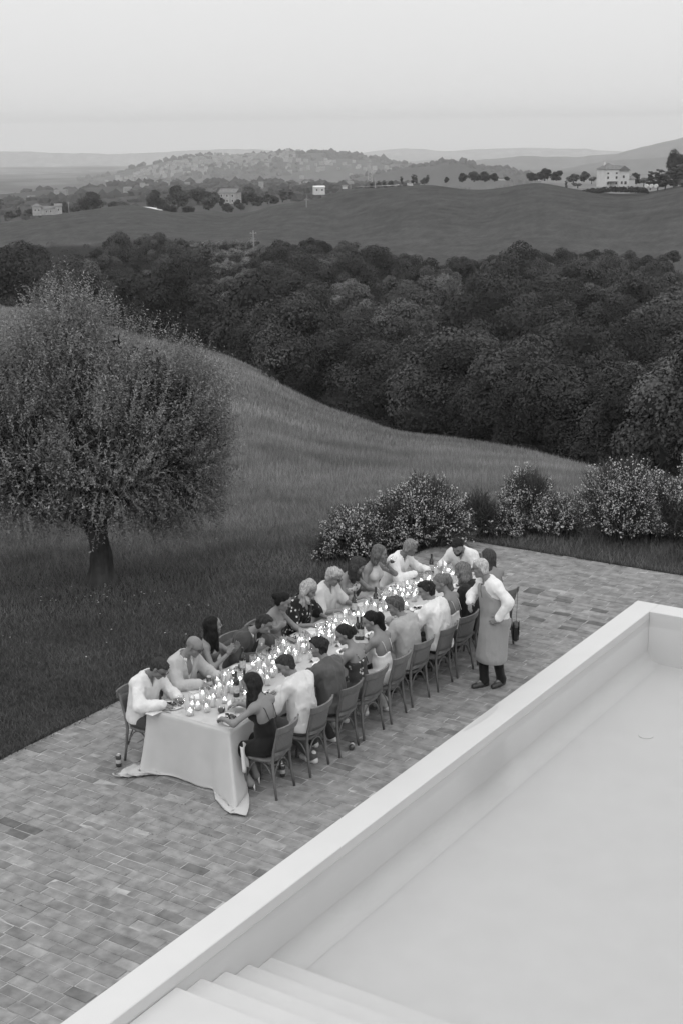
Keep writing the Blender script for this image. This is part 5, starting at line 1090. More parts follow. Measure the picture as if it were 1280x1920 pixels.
def cloth_mat(v,kind='plain'):
    key=(round(v,3),kind)
    if key in CLOTH: return CLOTH[key]
    m=mat('cloth_%s_%d'%(kind,int(v*1000)),v,.85,.15,var=.07,vscale=6,bump=.7,bscale=13,bdist=.022,sheen=.1,stretch=(1,1,.6))
    if kind!='plain':
        N=m.node_tree.nodes; L=m.node_tree.links; b=N['Principled BSDF']; tc=N.new('ShaderNodeTexCoord')
        if kind=='floral': n=N.new('ShaderNodeTexVoronoi'); n.inputs['Scale'].default_value=15; src=n.outputs['Distance']; e=(.22,.30); nz=N.new('ShaderNodeTexNoise'); nz.inputs['Scale'].default_value=30; mx=N.new('ShaderNodeMath'); mx.operation='MULTIPLY_ADD'; mx.inputs[1].default_value=.5; L.new(nz.outputs[0],mx.inputs[0]); L.new(src,mx.inputs[2]); src=mx.outputs[0]; e=(.44,.52)
        elif kind=='stripe': n=N.new('ShaderNodeTexWave'); n.inputs['Scale'].default_value=16; n.inputs['Distortion'].default_value=.4; src=n.outputs['Fac']; e=(.45,.6)
        L.new(tc.outputs['Object'],n.inputs['Vector']); r=N.new('ShaderNodeValToRGB'); r.color_ramp.elements[0].position=e[0]; r.color_ramp.elements[1].position=e[1]; hi=.55 if v<.2 else .10
        r.color_ramp.elements[0].color=g3(hi); r.color_ramp.elements[1].color=g3(v); L.new(src,r.inputs[0]); L.new(r.outputs[0],b.inputs['Base Color'])
    CLOTH[key]=m; return m
M_lens=mat('spectacle_frame',.03,.3,.5); M_shoe=mat('shoe_leather',.03,.4,.5); M_wshoe=mat('pale_shoe',.62,.6,.3); M_belt=mat('belt_leather',.02,.4,.4)
def fingers(w,d,n_,curl,side):
    """five fingers from a wrist w, palm direction d, palm normal n_ (out of the back of the hand); side +1 = thumb towards +cross"""
    d=np.asarray(d,float); d/=np.linalg.norm(d); n_=np.asarray(n_,float); n_=n_-d*(n_@d); n_/=np.linalg.norm(n_); s=np.cross(d,n_)*side; P=[]
    w=np.asarray(w,float); k=w+d*.085
    P.append(('c',w,w+d*.03,.024,.027,.015)); P.append(('e',w+d*.05,(.036,.046,.016),np.stack([s,d,n_],1)))
    for i,(off,L,r) in enumerate(((.030,.072,.0088),(.010,.080,.0092),(-.010,.074,.0088),(-.028,.058,.008))):
        b=k+s*off-d*abs(off)*.25; f=d+s*off*1.5; f/=np.linalg.norm(f); a=curl*(1+.12*i); d1=f*math.cos(a*.6)-n_*math.sin(a*.6); d2=f*math.cos(a*1.4)-n_*math.sin(a*1.4); d3=f*math.cos(a*2)-n_*math.sin(a*2)
        q=b+d1*L*.42; t=q+d2*L*.33; u=t+d3*L*.25; P+= [('c',b-d*.02,q,r*1.08,r,.006),('c',q,t,r,r*.92,.006),('c',t,u,r*.92,r*.75,.006)]
    b=w+d*.025+s*.030; t1=b+(d*.55+s*.75-n_*.25)*.038; t2=t1+(d*.9+s*.25-n_*.35)*.032; P+= [('c',b-s*.012,t1,.0125,.0105,.008),('c',t1,t2,.0105,.008,.006)]
    return P
def head_prims(sex):
    m=sex=='m'; return [('e',(0,-.012,.035),(.077,.097,.092)),('e',(0,.026,-.045),(.056 if m else .052,.066,.072)),('e',(0,.070,-.098),(.024 if m else .020,.022,.020)),('e',(0,.045,.045),(.062,.052,.055)),
      ('c',(0,.090,.022),(0,.116,-.022),.0085,.0125,.012),('c',(-.014,.098,-.026),(.014,.098,-.026),.008,.008,.01),('c',(-.036,.083,.036),(.036,.083,.036),.011,.011,.015),('c',(-.018,.090,-.062),(.018,.090,-.062),.0085,.0085,.01),
      ('e',(.042,.055,-.022),(.026,.03,.026)),('e',(-.042,.055,-.022),(.026,.03,.026)),('e',(.078,-.006,-.006),(.009,.017,.031)),('e',(-.078,-.006,-.006),(.009,.017,.031))]
def tr_prims(pr,M,c):
    out=[]
    for p in pr:
        if p[0]=='c': out.append(('c',M@np.array(p[1])+c,M@np.array(p[2])+c)+tuple(p[3:]))
        else: out.append(('e',M@np.array(p[1])+c,p[2],M if len(p)<4 or p[3] is None else M@p[3]))
    return out
def ik(S,T,l1,l2,pole):
    S=np.asarray(S,float); T=np.asarray(T,float); d=T-S; L=np.linalg.norm(d); L2=min(L,(l1+l2)*.995); u=d/L; T=S+u*L2; a=(l1*l1-l2*l2+L2*L2)/(2*L2); h=math.sqrt(max(l1*l1-a*a,0)); p=np.asarray(pole,float); p=p-u*(p@u); p/=np.linalg.norm(p); return S+u*a+p*h,T
def person(label,x,y,rz,sex='m',lean=14,twist=0,side=0,head=(0,20,0),hr=(.17,.38,.80),hl=(-.17,.38,.80),pr=None,plv=None,curl=.55,hair='short',hairv=.12,top='shirt',topv=.6,sleeve=1.0,bottom='trousers',botv=.12,skin=1.0,glasses=False,beard=0,size=1.0,stand=False,shoe='dark',feet=None,bulk=1.0,apron=None,tie=False,inner=None,straps=False,handdir=(None,None),headfwd=0,legs=True,seat=.46,watch=False,necklow=0):
    T=empty('person',(x,y,0),rz,label,'person'); rs=np.random.default_rng(abs(hash(label))%99991 if False else int(sum(ord(c)*(i+1) for i,c in enumerate(label))%99991)); s=size; m=sex=='m'; tz0=time.time()
    sd=int(rs.integers(1,500))
    pel=np.array([0,-.02,(.95 if stand else seat+.105)])
    Rt=rotm(R(twist),R(lean),R(side)); Rn=rotm(R(twist),R(lean+9),R(side))
    C=pel+Rt@np.array([0,.01,.30*s]); N=C+Rn@np.array([0,.0,.215*s]); sw=(.166 if m else .146)*s*(.97+.03*bulk)
    SR,SL=N+Rn@np.array([sw,-.005,-.055]),N+Rn@np.array([-sw,-.005,-.055])
    Hm=rotm(R(head[0]),R(head[1]),R(head[2])); neckdir=Rn@np.array([0,.035+headfwd,.10]); Hc=N+neckdir+Hm@np.array([0,.018,.085])
    tor=[('e',pel+np.array([0,0,.0]),((.165 if m else .170)*bulk,.125*bulk,.125)),('e',pel+Rt@np.array([0,.02,.15]),((.145 if m else .122)*bulk,.112*bulk,.15),Rt),('e',C+Rt@np.array([0,.008,.06]),((.160 if m else .138)*bulk,.110*bulk,.175),Rt),('c',SR,SL,.058,.058),('c',N+Rn@np.array([0,-.015,-.005]),SR,.050,.052),('c',N+Rn@np.array([0,-.015,-.005]),SL,.050,.052)]
    if not m: tor+=[('e',C+Rt@np.array([q*.072,.092,.055]),(.062,.058,.062),Rt) for q in (-1,1)]
    neck=[('c',N+Rn@np.array([0,-.015,-.03]),Hc-Hm@np.array([0,.015,.03]),.056 if m else .047,.054 if m else .045)]
    if feet is None: feet=((.10,.30,.0),(-.10,.34,.0)) if not stand else ((.10,.03,0),(-.10,.0,0))
    leg=[];ank=[];foot=[]
    if legs:
        for q,f in zip((1,-1),feet):
            hip=pel+np.array([q*.092,.0,-.02]); an=np.array([f[0],f[1],f[2]+.085]); kn,an=ik(hip,an,.44*s,.43*s,(q*.12,1,.55 if not stand else 0)); leg+=[('c',hip,kn,.092*bulk,.062),('c',kn,an,.058,.040)]; ank.append(an); foot.append((an,np.array([an[0]+q*.02,an[1]+.13,f[2]+.035])))
    arms=[];hands=[];wr=[]
    for q,S,Tg,pole in ((1,SR,hr,pr),(-1,SL,hl,plv)):
        Tg=np.array(Tg,float); el,w=ik(S,Tg,.285*s,.255*s,pole if pole is not None else (q*.75,-.35,-.75)); arms.append((S,el,w)); hd=handdir[0 if q==1 else 1]
        fd=(w-el)/np.linalg.norm(w-el); d=np.array(hd[0],float) if hd else fd*.5+np.array([-q*.25,.45,-.30]); nn=np.array(hd[1],float) if hd else np.array([q*.25,-.1,1.0])
        hands+=fingers(w,d,nn,curl,-q); wr.append((el,w,d))
    ap=[]
    for S,el,w in arms: ap+=[('c',S,el,.043*(1.06 if m else .92)*bulk**.5,.039*(1.05 if m else .92)),('c',el,w,.039*(1.05 if m else .9),.026)]
    # one continuous skin: limbs, torso, then finer head and hands grown into it
    body=tor+neck+ap+leg+[('c',a,b,.04,.03) for a,b in foot]
    V,F=nets(*field(body,.0165,k=.032)); parts=[(V,F,np.ones(len(V)))]
    hp=tr_prims(head_prims(sex),Hm,Hc); D,lo,h=field(hp+[('c',Hc-Hm@np.array([0,.015,.05]),Hc+(N-Hc)*.55,.050 if m else .043,.050 if m else .043)],.0078,k=.022)
    gi=np.stack(np.meshgrid(*[lo[i]+h*np.arange(D.shape[i]) for i in range(3)],indexing='ij'),-1)
    for q in (-1,1): D=np.maximum(D,-(np.linalg.norm(gi-(Hc+Hm@np.array([q*.031,.101,.013])),axis=-1)-.0165))
    V2,F2=nets(D,lo,h); L=(V2-Hc)@Hm; t=np.ones(len(V2))
    for q in (-1,1):
        e=np.linalg.norm((L-np.array([q*.031,.088,.012]))/np.array([.017,.03,.0095]),axis=1); t=np.where(e<1,.35,t); e=np.linalg.norm((L-np.array([q*.033,.093,.034]))/np.array([.022,.03,.0065]),axis=1); t=np.where(e<1,.40 if hairv<.3 else .7,t)
    e=np.linalg.norm((L-np.array([0,.097,-.063]))/np.array([.024,.03,.008]),axis=1); t=np.where(e<1,.62,t)
    if hair=='bald' or hair=='shaved': t=np.where((L[:,2]>.0)&(L[:,1]<.02)&(np.abs(L[:,0])>.055)&(L[:,2]<.06),.8,t)
    parts.append((V2,F2,t)); V3,F3=nets(*field(hands,.0062,k=.008)); parts.append((V3,F3,np.ones(len(V3))))
    Vb=np.concatenate([p[0] for p in parts]); off=np.cumsum([0]+[len(p[0]) for p in parts]); Fb=np.concatenate([p[1]+o for p,o in zip(parts,off)]); tb_=np.concatenate([p[2] for p in parts])*skin
    np_obj('body',Vb,Fb,M_skin,T,True,{'tone':tb_})
    # ---- clothes
    def wear(name,prims,infl,mt,h=.0135,cuts=(),k=.035,noise=.026,nsc=9,stretch=(1,1,.5),seed=0):
        V,F=nets(*field(prims,h,infl,k,cuts=cuts,ridged=True,noise=noise,nsc=nsc,seed=sd+seed,stretch=stretch))
        if len(F): return np_obj(name,V,F,mt,T,True)
    axisN=Rn@np.array([0,.10,1.0]); axisN/=np.linalg.norm(axisN)
    def neckhole(r,z=0,fwd=.012):
        c0=N+Rn@np.array([0,fwd,0]); return lambda P: np.where(((P-c0)@axisN)>-.09+z, r-np.linalg.norm(np.cross(P-c0,axisN),axis=1),-1.)
    def loc(P): return (P-C)@Rt
    def cut_below(z): return lambda P: (z)-P[:,2]
    def vneck(w,depth): # opening down the front
        def f(P):
            q=(P-N)@Rn; return np.where((q[:,1]>-.01)&(q[:,1]<.15)&(q[:,2]>-depth),np.minimum(w*np.clip((q[:,2]+depth)/depth,0,1.3)-np.abs(q[:,0]),.04),-1.)
        return f
    slp=[]
    for (S,el,w) in arms:
        if sleeve>0:
            r0,r1=(.050,.043) ; 
            if sleeve<=.5: e2=S+(el-S)*min(1,sleeve*1.7); slp+=[('c',S,e2,.050,.058)]
            else:
                e2=el+(w-el)*min(1,(sleeve-.5)*2-.04); slp+=[('c',S,el,.048,.043),('c',el,e2,.044,.034 if sleeve>.9 else .042)]
    mt=cloth_mat(topv,'floral' if 'floral' in top else 'stripe' if 'stripe' in top else 'plain')
    loose=[('c',pel+np.array([q*.055,0,-.02]),C+Rt@np.array([q*.072,.0,.10]),(.118 if m else .112)*bulk,(.106 if m else .098)*bulk,.06) for q in (-1,1)]+([('e',C+Rt@np.array([0,.075,.03]),(.12,.075,.10),Rt)] if not m else [])+[('e',pel+np.array([0,0,-.02]),(.175*bulk,.135*bulk,.10))]+tor[3:6]
    base=loose+slp; hem=pel[2]-(.04 if not stand else .03)
    def collar(mt):
        mb=MB()
        for q in (-1,1):
            pts=[]
            for a in np.linspace(0,150,9): an=R(-90+q*a); pts.append(N+Rn@np.array([math.cos(an)*.066,.006+math.sin(an)*.064,.022-.030*(a/150)**1.5]))
            V=[];F=[]
            for i,p in enumerate(pts):
                u=(p-(N+Rn@np.array([0,.006,0]))); u=u/np.linalg.norm(u); up=Rn@np.array([0,0,1]); V+= [p+up*.020,p+up*.004+u*.020+(-up*.012 if i>5 else 0),p-up*.022+u*.010,p-up*.012-u*.004]
            for i in range(len(pts)-1):
                for c in range(4): F.append((i*4+c,i*4+(c+1)%4,(i+1)*4+(c+1)%4,(i+1)*4+c))
            F+= [(0,1,2,3),tuple((len(pts)-1)*4+c for c in (3,2,1,0))]; mb.add(np.array(V),F)
        mb.obj('collar',mt,T,True)
    if top in ('shirt','floral_top','tee','stripe_top'):
        cuts=[cut_below(hem-.02),neckhole(.060 if m else .072,0,.012)]
        if top=='shirt': cuts.append(vneck(.045,.10+necklow))
        if top=='floral_top': cuts.append(vneck(.075,.17))
        if top=='tee' : cuts.append(neckhole(.085,0,.03))
        wear('shirt' if m else 'blouse',base,.015,mt,cuts=cuts)
        if top=='shirt': collar(mt)
    elif top=='jacket':
        im=cloth_mat(inner or .68); wear('shirt',loose,.002,im,cuts=[cut_below(hem),neckhole(.060),vneck(.03,.10)],noise=.003)
        wear('jacket',base,.022,mt,cuts=[cut_below(hem-.05),neckhole(.078),vneck(.085,.36)],noise=.018)
        mb=MB()
        for q in (-1,1): # lapels and collar roll
            pts=[N+Rn@np.array([0,-.080,.020]),N+Rn@np.array([q*.055,-.055,.022]),N+Rn@np.array([q*.082,.0,.012]),N+Rn@np.array([q*.088,.075,-.06]),N+Rn@np.array([q*.070,.122,-.16]),N+Rn@np.array([q*.030,.138,-.28])]; mb.tube([tuple(p) for p in pts],[.014,.016,.018,.024,.024,.010],8,flat=.45)
        mb.obj('lapel',mt,T,True); collar(im)
        for el,w,d in wr: dd=(w-el)/np.linalg.norm(w-el); MB().tube([tuple(w-dd*.035),tuple(w-dd*.004)],[.036,.035],12).obj('cuff',im,T,True)
    elif top in ('dress','floral_dress','cami','halter'):
        up=[q for q in tor[:3]]+([] if m else tor[6:8])
        z=.095 if top!='halter' else .2
        def tline(P): q=loc(P); return q[:,2]-(z+np.where(q[:,1]<0,-.11 if top in ('dress','cami') else -.02,0)+.02*np.cos(q[:,0]*30))
        pr_=list(up)
        if top=='halter': pr_+=[('c',C+Rt@np.array([0,.06,.13]),N+Rn@np.array([0,.03,-.01]),.085,.050)]
        if legs and top!='cami' and not stand: pr_+=[('c',leg[0][1],leg[0][2],.098,.080),('c',leg[2][1],leg[2][2],.098,.080),('c',leg[1][1],leg[1][1]+(leg[1][2]-leg[1][1])*.35,.080,.09),('c',leg[3][1],leg[3][1]+(leg[3][2]-leg[3][1])*.35,.080,.09)]
        wear('dress' if top!='cami' else 'camisole',pr_,.011,mt,cuts=[tline]+([cut_below(hem-.03)] if top=='cami' else []),noise=.006)
        if straps:
            mb=MB()
            for q in (-1,1): 
                f=C+Rt@np.array([q*.075,.135,.085]); tp=N+Rn@np.array([q*.095,-.005,-.002]); bk=C+Rt@np.array([q*.065,-.118,.0])
                mb.tube([tuple(f),tuple((f+tp)/2+Rn@np.array([0,.03,.02])),tuple(tp),tuple((tp+bk)/2+Rn@np.array([0,-.035,.03])),tuple(bk)],.005,6,flat=.6)
            mb.obj('strap',mt,T,True)
    if bottom=='trousers' and legs:
        bm_=cloth_mat(botv); wear('trousers',[tor[0]]+leg+[('c',leg[q][2],ank[q//2],.046,.046) for q in (1,3)],.014,bm_,cuts=[lambda P:P[:,2]-(pel[2]+.085)],noise=.007,h=.0145)
        if m and not stand:
            pass
    # ---- shoes
    for (a,b) in foot:
        bm_=M_wshoe if shoe=='pale' else M_shoe; d=b-a; d[2]=0; d/=np.linalg.norm(d); z0=a[2]-.085
        heel=np.array([a[0],a[1],z0+.035])-d*.035
        if shoe=='heel':
            mb=MB(); mb.tube([tuple(heel+np.array([0,0,.055])),tuple(heel+d*.12+np.array([0,0,.015])),tuple(heel+d*.21+np.array([0,0,-.02]))],[.024,.03,.028],8,flat=.3).tube([tuple(heel+np.array([0,0,.045])),tuple(heel-d*.012+np.array([0,0,-.034]))],[.014,.006],8).tube([tuple(np.array([a[0],a[1],a[2]+.005])+np.array([math.cos(t_)*.038,math.sin(t_)*.038,0])) for t_ in np.linspace(0,6.28,10)],.005,6); mb.obj('sandal',M_wshoe,T,True)
        else:
            V,F=nets(*field([('c',heel,heel+d*.10,.040,.046),('c',heel+d*.10,heel+d*.195+np.array([0,0,-.008]),.044,.034),('c',heel+np.array([0,0,.03])+d*.02,heel+np.array([0,0,.075])+d*.025,.042,.043)],.0085,.003,.02,cuts=[lambda P:(z0+.001)-P[:,2]])); np_obj('shoe',V,F,bm_,T,True)
    # ---- apron, tie
    if apron:
        sk=[('e',pel+np.array([0,.0,-.02]),(.170,.145,.16)),('c',pel+np.array([-.03,.02,-.1]),np.array([-.035,.05,.43]),.140,.150),('c',pel+np.array([.03,.02,-.1]),np.array([.035,.05,.43]),.140,.150),tor[1],tor[2]]
        def bib(P):
            q=(P-C)@Rt; wz=np.interp(q[:,2],[-.20,-.02,.10,.20],[.30,.19,.115,.085]); return np.maximum(np.abs(q[:,0])-wz,np.where(P[:,2]>pel[2]+.03,-q[:,1]-.005,-1))
        wear('apron',sk+loose,.030,cloth_mat(apron),cuts=[bib,lambda P:P[:,2]-(C[2]+.165),lambda P:.36-P[:,2],lambda P:-(P[:,1]-pel[1])-.10-.0*P[:,0]],noise=.011,nsc=7,stretch=(1,1,.22),h=.0125)
        mb=MB()
        for q in (-1,1): mb.tube([tuple(C+Rt@np.array([q*.082,.135,.155])),tuple(N+Rn@np.array([q*.088,.055,-.005])),tuple(N+Rn@np.array([q*.078,-.005,.040])),tuple(N+Rn@np.array([0,-.085,.022]))],.009,6,flat=.4)
        mb.obj('apron_strap',cloth_mat(apron),T,True)
    if tie:
        mb=MB(); p0=N+Rn@np.array([0,.085,-.008]); mb.tube([tuple(p0),tuple(p0+Rn@np.array([0,.022,-.03])),tuple(p0+Rn@np.array([0,.036,-.09])),tuple(p0+Rn@np.array([0,.042,-.17])),tuple(p0+Rn@np.array([0,.045,-.20]))],[.016,.013,.022,.028,.010],8,flat=.4); mb.obj('tie',M_belt,T,True)
    if watch:
        el,w,d=wr[1]; dd=(w-el)/np.linalg.norm(w-el); MB().tube([tuple(w-dd*.022),tuple(w+dd*.004)],.034,12).obj('watch',M_belt,T,True)
    # ---- hair
    def H(p): return Hm@np.array(p,float)+Hc
    def hl_(P): return (P-Hc)@Hm
    def cap_cut(front=.0,nape=-.055,side_=-.02):
        def f(P):
            q=hl_(P); yh=np.interp(q[:,2],[-.13,-.03,.02,.055,.085,.11],[-.055,-.012,.012,.042+front,.078+front,.2]); return np.maximum(q[:,1]-yh,nape-q[:,2])
        return f
    ht=hairv/.30
    def hobj(prims,infl,cuts,noise,nsc,k=.02,h=.0085,name='hair',tv=ht,stretch=(1,1,.5)):
        V,F=nets(*field(prims,h,infl,k,cuts=cuts,soft=.022,noise=noise,nsc=nsc,seed=sd+7,stretch=stretch)); 
        if len(F): np_obj(name,V,F,M_hair,T,True,{'tone':np.full(len(V),tv)*(1+.22*fbm(V*np.array([1,1,.3]),75,sd,2))})
    cr=tr_prims([('e',(0,-.014,.037),(.079,.098,.093))],Hm,Hc); dn=np.array([0,0,-1.]); bk=Hm@np.array([0,-1,0.]); bk[2]=0; bk/=np.linalg.norm(bk)+1e-6
    nape=tr_prims([('e',(0,-.042,-.032),(.066,.050,.058))],Hm,Hc)
    if hair=='short': hobj(cr+nape+tr_prims([('e',(.015,.040,.094),(.055,.045,.022))],Hm,Hc),.005,[cap_cut(-.010,-.085)],.014,48,h=.0075)
    elif hair=='wavy_short': hobj(cr+nape+tr_prims([('e',(0,.045,.092),(.06,.045,.028)),('e',(0,-.05,.03),(.072,.06,.07))],Hm,Hc),.009,[cap_cut(-.004,-.095)],.030,34,h=.0075)
    elif hair=='shaved': pass
    elif hair in ('long','bob','curly','wavy'):
        L={'long':.40,'bob':.14,'curly':.22,'wavy':.20}[hair]; pr2=list(cr)+tr_prims([('e',(0,-.05,.0),(.082,.062,.09))],Hm,Hc)
        for q in (-1,-.6,-.2,.2,.6,1):
            a=H((q*.075,-.05+.03*abs(q),.0)); n2=5; p0=a
            for i in range(1,n2+1):
                p1=a+dn*(L*i/n2)+bk*(.035*math.sin(i/n2*2.2))+Hm@np.array([q*.012*math.sin(i*1.3+q),0,0]); pr2.append(('c',p0,p1,.034 if hair!='curly' else .042,.030 if i<n2 else .014)); p0=p1
        if hair in ('long','curly','wavy'):
            for q in (-1,1):
                a=H((q*.078,.012,.01)); pr2.append(('c',a,a+dn*L*.75+Hm@np.array([q*.012,.01,0]),.022 if hair!='curly' else .032,.012))
        hobj(pr2,.010 if hair in('long','bob') else .014,[lambda P:np.where(hl_(P)[:,2]>-.06,hl_(P)[:,1]-np.interp(hl_(P)[:,2],[-.06,-.02,.05,.085,.11],[.03,.030,.050,.085,.2]),-1.)],.010 if hair in('long','bob') else .026,30 if hair in('long','bob') else 26)
    elif hair in ('bun','clip'):
        hobj(cr+nape+tr_prims([('e',(0,-.122,.03 if hair=='bun' else .0),(.042,.038,.040) if hair=='bun' else (.048,.034,.055))],Hm,Hc),.006,[cap_cut(-.008,-.075)],.008,60)
        if hair=='clip': MB().tube([tuple(H((q*.02,-.160-.004*abs(q),.05-.10*abs(q)))) for q in (-1,-.5,0,.5,1)],.010,6).obj('hair_clip',mat('clip',.12,.3,.5),T,True)
    elif hair=='ponytail':
        pr2=list(cr)+tr_prims([('e',(0,-.105,.045),(.034,.034,.034))],Hm,Hc); a=H((0,-.125,.045)); p0=a
        for i in range(1,8): p1=a+dn*(.045*i)+bk*(.035*math.sin(i*.45)+.012*math.sin(i*2)); pr2.append(('c',p0,p1,.034-.001*i,.033-.002*i)); p0=p1
        if necklow: 
            for q in (-1,1): b0=H((q*.074,.05,.03)); pr2.append(('c',b0,b0+dn*.20,.010,.006))
        hobj(pr2,.007,[cap_cut(-.008,-.30)],.012,32)
    if beard:
        bp=tr_prims([('e',(0,.030,-.066),(.060,.066,.060)),('e',(0,.072,-.098),(.030,.028,.028))],Hm,Hc)
        hobj(bp,.006,[lambda P:(np.interp(np.abs(hl_(P)[:,0]),[0,.03,.05,.07],[-.045,-.045,-.02,.01])*-1+hl_(P)[:,2]), lambda P:.012-hl_(P)[:,1]+.0*P[:,0],lambda P:.022-np.linalg.norm((hl_(P)-np.array([0,.10,-.062]))/np.array([1.1,1.5,.5]),axis=1)],.006,60,name='beard',tv=beard/.30)
    if glasses:
        mb=MB()
        for q in (-1,1):
            mb.tube([tuple(H((q*.033+math.cos(a)*.024,.110,.012+math.sin(a)*.018))) for a in np.linspace(0,2*math.pi,13)],.0032,6); mb.tube([tuple(H((q*.057,.108,.018))),tuple(H((q*.084,.03,.016))),tuple(H((q*.083,-.015,.010)))],.003,6)
        mb.tube([tuple(H((-.009,.111,.014))),tuple(H((.009,.111,.014)))],.003,6).obj('glasses',M_lens,T,True)
    HEADS.append((label,T.matrix_basis@Vector(Hc),T.matrix_basis@Vector(pel)))
    return dict(T=T,H=H,wr=wr,Hc=Hc,N=N,C=C,pel=pel,Rt=Rt)
HEADS=[]
def held(P,name,me,side,label,cat,off=(0,.07,-.005),tilt=.5):
    """a piece of cutlery in the hand: top-level, placed where the fingers close"""
    el,w,d=P['wr'][0 if side>0 else 1]; d=np.array(d)/np.linalg.norm(d); p=w+d*.075; M=P['T'].matrix_basis
    q=M@Vector(p); dirn=(M.to_3x3()@Vector((d[0],d[1],-.55))).normalized(); o=link(bpy.data.objects.new(name,me)); o.rotation_mode='QUATERNION'; o.rotation_quaternion=dirn.to_track_quat('Y','Z'); o.location=q; return tag(o,label,cat,'cutlery in hand')
# ------------------------------------------------------------------ the guests, near end first
RL,RR=R(-90),R(90); G={}
tY=dict(LEFT); t2=dict(RIGHT)
def L_(i,label,**k): return person(label,XL+k.pop('dx',0),LEFT[i][1]+k.pop('dy',0),RL+R(k.pop('turn',0)),**k)
def R_(i,label,**k): return person(label,XR+k.pop('dx',0),RIGHT[i][1]+k.pop('dy',0),RR+R(k.pop('turn',0)),**k)
p1=L_(0,'man in a white shirt and glasses bending over his plate at the near end',lean=9,head=(10,42,0),hr=(.14,.42,.83),hl=(-.12,.44,.84),glasses=True,hair='short',hairv=.035,topv=.62,botv=.06,headfwd=.03,pr=(.9,-.2,-.45),skin=.85,dx=-.01,dy=-.02,feet=((-.02,.30,0),(-.16,.34,0)))
p2=L_(1,'bald man in a pale blazer and dark glasses cutting his food',lean=7,head=(12,30,0),hr=(.16,.42,.84),hl=(-.16,.43,.84),glasses=True,hair='shaved',hairv=.3,top='jacket',topv=.40,inner=.68,botv=.2,bulk=1.06,headfwd=.02,dx=-.03,dy=.0)
p3=L_(2,'woman with long dark hair clapping her hands and looking down the table',sex='f',lean=-3,twist=25,head=(58,-4,0),hr=(.06,.34,.98),hl=(-.06,.36,1.0),handdir=(((-.1,.45,.85),(.95,-.2,.1)),((.1,.5,.80),(-.95,-.1,.1))),curl=.12,hair='long',hairv=.012,top='dress',topv=.10,sleeve=0,bottom=None,straps=False,dx=-.02,dy=-.06)
p4=L_(3,'man in a dark jacket and glasses lifting a fork to his mouth',lean=20,twist=10,head=(38,28,0),hr=(.18,.40,.80),hl=(-.05,.36,.98),glasses=True,hair='short',hairv=.03,top='jacket',topv=.055,inner=.55,botv=.05,headfwd=.04,plv=(-.9,.1,-.5),dx=-.02,dy=-.12)
p5=L_(4,'woman with her dark hair in a bun and bare shoulders eating',sex='f',lean=6,head=(32,26,0),hr=(.17,.38,.82),hl=(-.17,.46,.80),hair='bun',hairv=.012,top='dress',topv=.22,sleeve=0,bottom=None,straps=True,dx=-.02,dy=-.02)
p6=L_(5,'woman with light wavy hair in a black top with white flowers',sex='f',lean=5,head=(12,30,0),hr=(.16,.34,.80),hl=(-.18,.38,.80),hair='wavy',hairv=.34,top='floral_top',topv=.015,sleeve=.5,bottom='trousers',botv=.03,bulk=1.08,dx=-.02,dy=.0)
p7=L_(6,'grey haired man with glasses in an open collared pale shirt',lean=4,head=(10,30,0),hr=(.14,.36,.82),hl=(-.16,.40,.82),glasses=True,hair='wavy_short',hairv=.36,topv=.52,sleeve=.5,botv=.15,bulk=1.06,dx=-.02,dy=.0)
p8=L_(7,'curly dark haired woman in a pale ruffled dress serving herself',sex='f',lean=4,head=(26,34,0),hr=(.12,.36,.84),hl=(-.14,.44,.88),hair='curly',hairv=.04,top='floral_dress',topv=.5,sleeve=0,bottom=None,straps=True,bulk=1.1,dx=-.02,dy=.0)
p9=L_(8,'woman in a pale halter dress drinking from a wine glass',sex='f',lean=3,head=(30,14,0),hr=(.18,.30,.80),hl=(-.03,.27,1.08),handdir=(None,((.35,.2,.5),(-.3,-.9,.3))),hair='bob',hairv=.11,top='halter',topv=.48,sleeve=0,bottom=None,plv=(-.8,0,-.7),dx=.0,dy=.0)
p10=L_(9,'tanned man in a white shirt with sleeves reaching over the table',lean=16,head=(48,22,0),hr=(.10,.44,.84),hl=(-.18,.50,.84),hair='short',hairv=.20,topv=.70,botv=.15,skin=.75,headfwd=.02,dx=-.02,dy=.0)
p11=person('bearded dark haired man in a white shirt at the far end',-9.62,18.22,R(180),lean=18,head=(12,38,0),hr=(.22,.40,.82),hl=(-.16,.42,.84),hair='short',hairv=.015,beard=.02,topv=.66,botv=.05,headfwd=.03)
q1=R_(0,'woman in a black backless dress with long straight dark hair passing bread',sex='f',lean=5,head=(18,18,0),hr=(.10,.44,.90),hl=(-.26,.40,.86),hair='long',hairv=.018,top='dress',topv=.012,sleeve=0,bottom=None,straps=True,shoe='heel',feet=((.06,.20,.0),(-.12,.14,.0)),plv=(-.9,-.2,-.3),dx=.0,dy=.0)
q2=R_(1,'man in a pale shirt and light trainers seen from behind',lean=6,head=(42,32,0),hr=(.14,.42,.82),hl=(-.22,.40,.84),hair='short',hairv=.035,topv=.58,botv=.09,shoe='pale',feet=((.16,-.02,.0),(-.12,.30,.0)),size=1.04,dx=.02,dy=.0)
q3=R_(2,'young man in a grey shirt with tousled dark hair',lean=6,head=(18,8,0),hr=(.14,.42,.82),hl=(-.16,.42,.82),hair='wavy_short',hairv=.025,topv=.085,botv=.05,shoe='pale',feet=((.14,.1,.0),(-.12,.2,.0)),dx=.0,dy=.0)
q4=R_(3,'woman in a floral dress with her hair up in a dark clip',sex='f',lean=8,head=(36,24,0),hr=(.15,.40,.82),hl=(-.20,.42,.82),hair='clip',hairv=.018,top='floral_dress',topv=.05,sleeve=0,bottom=None,straps=True,shoe='pale',dx=.02,dy=.0)
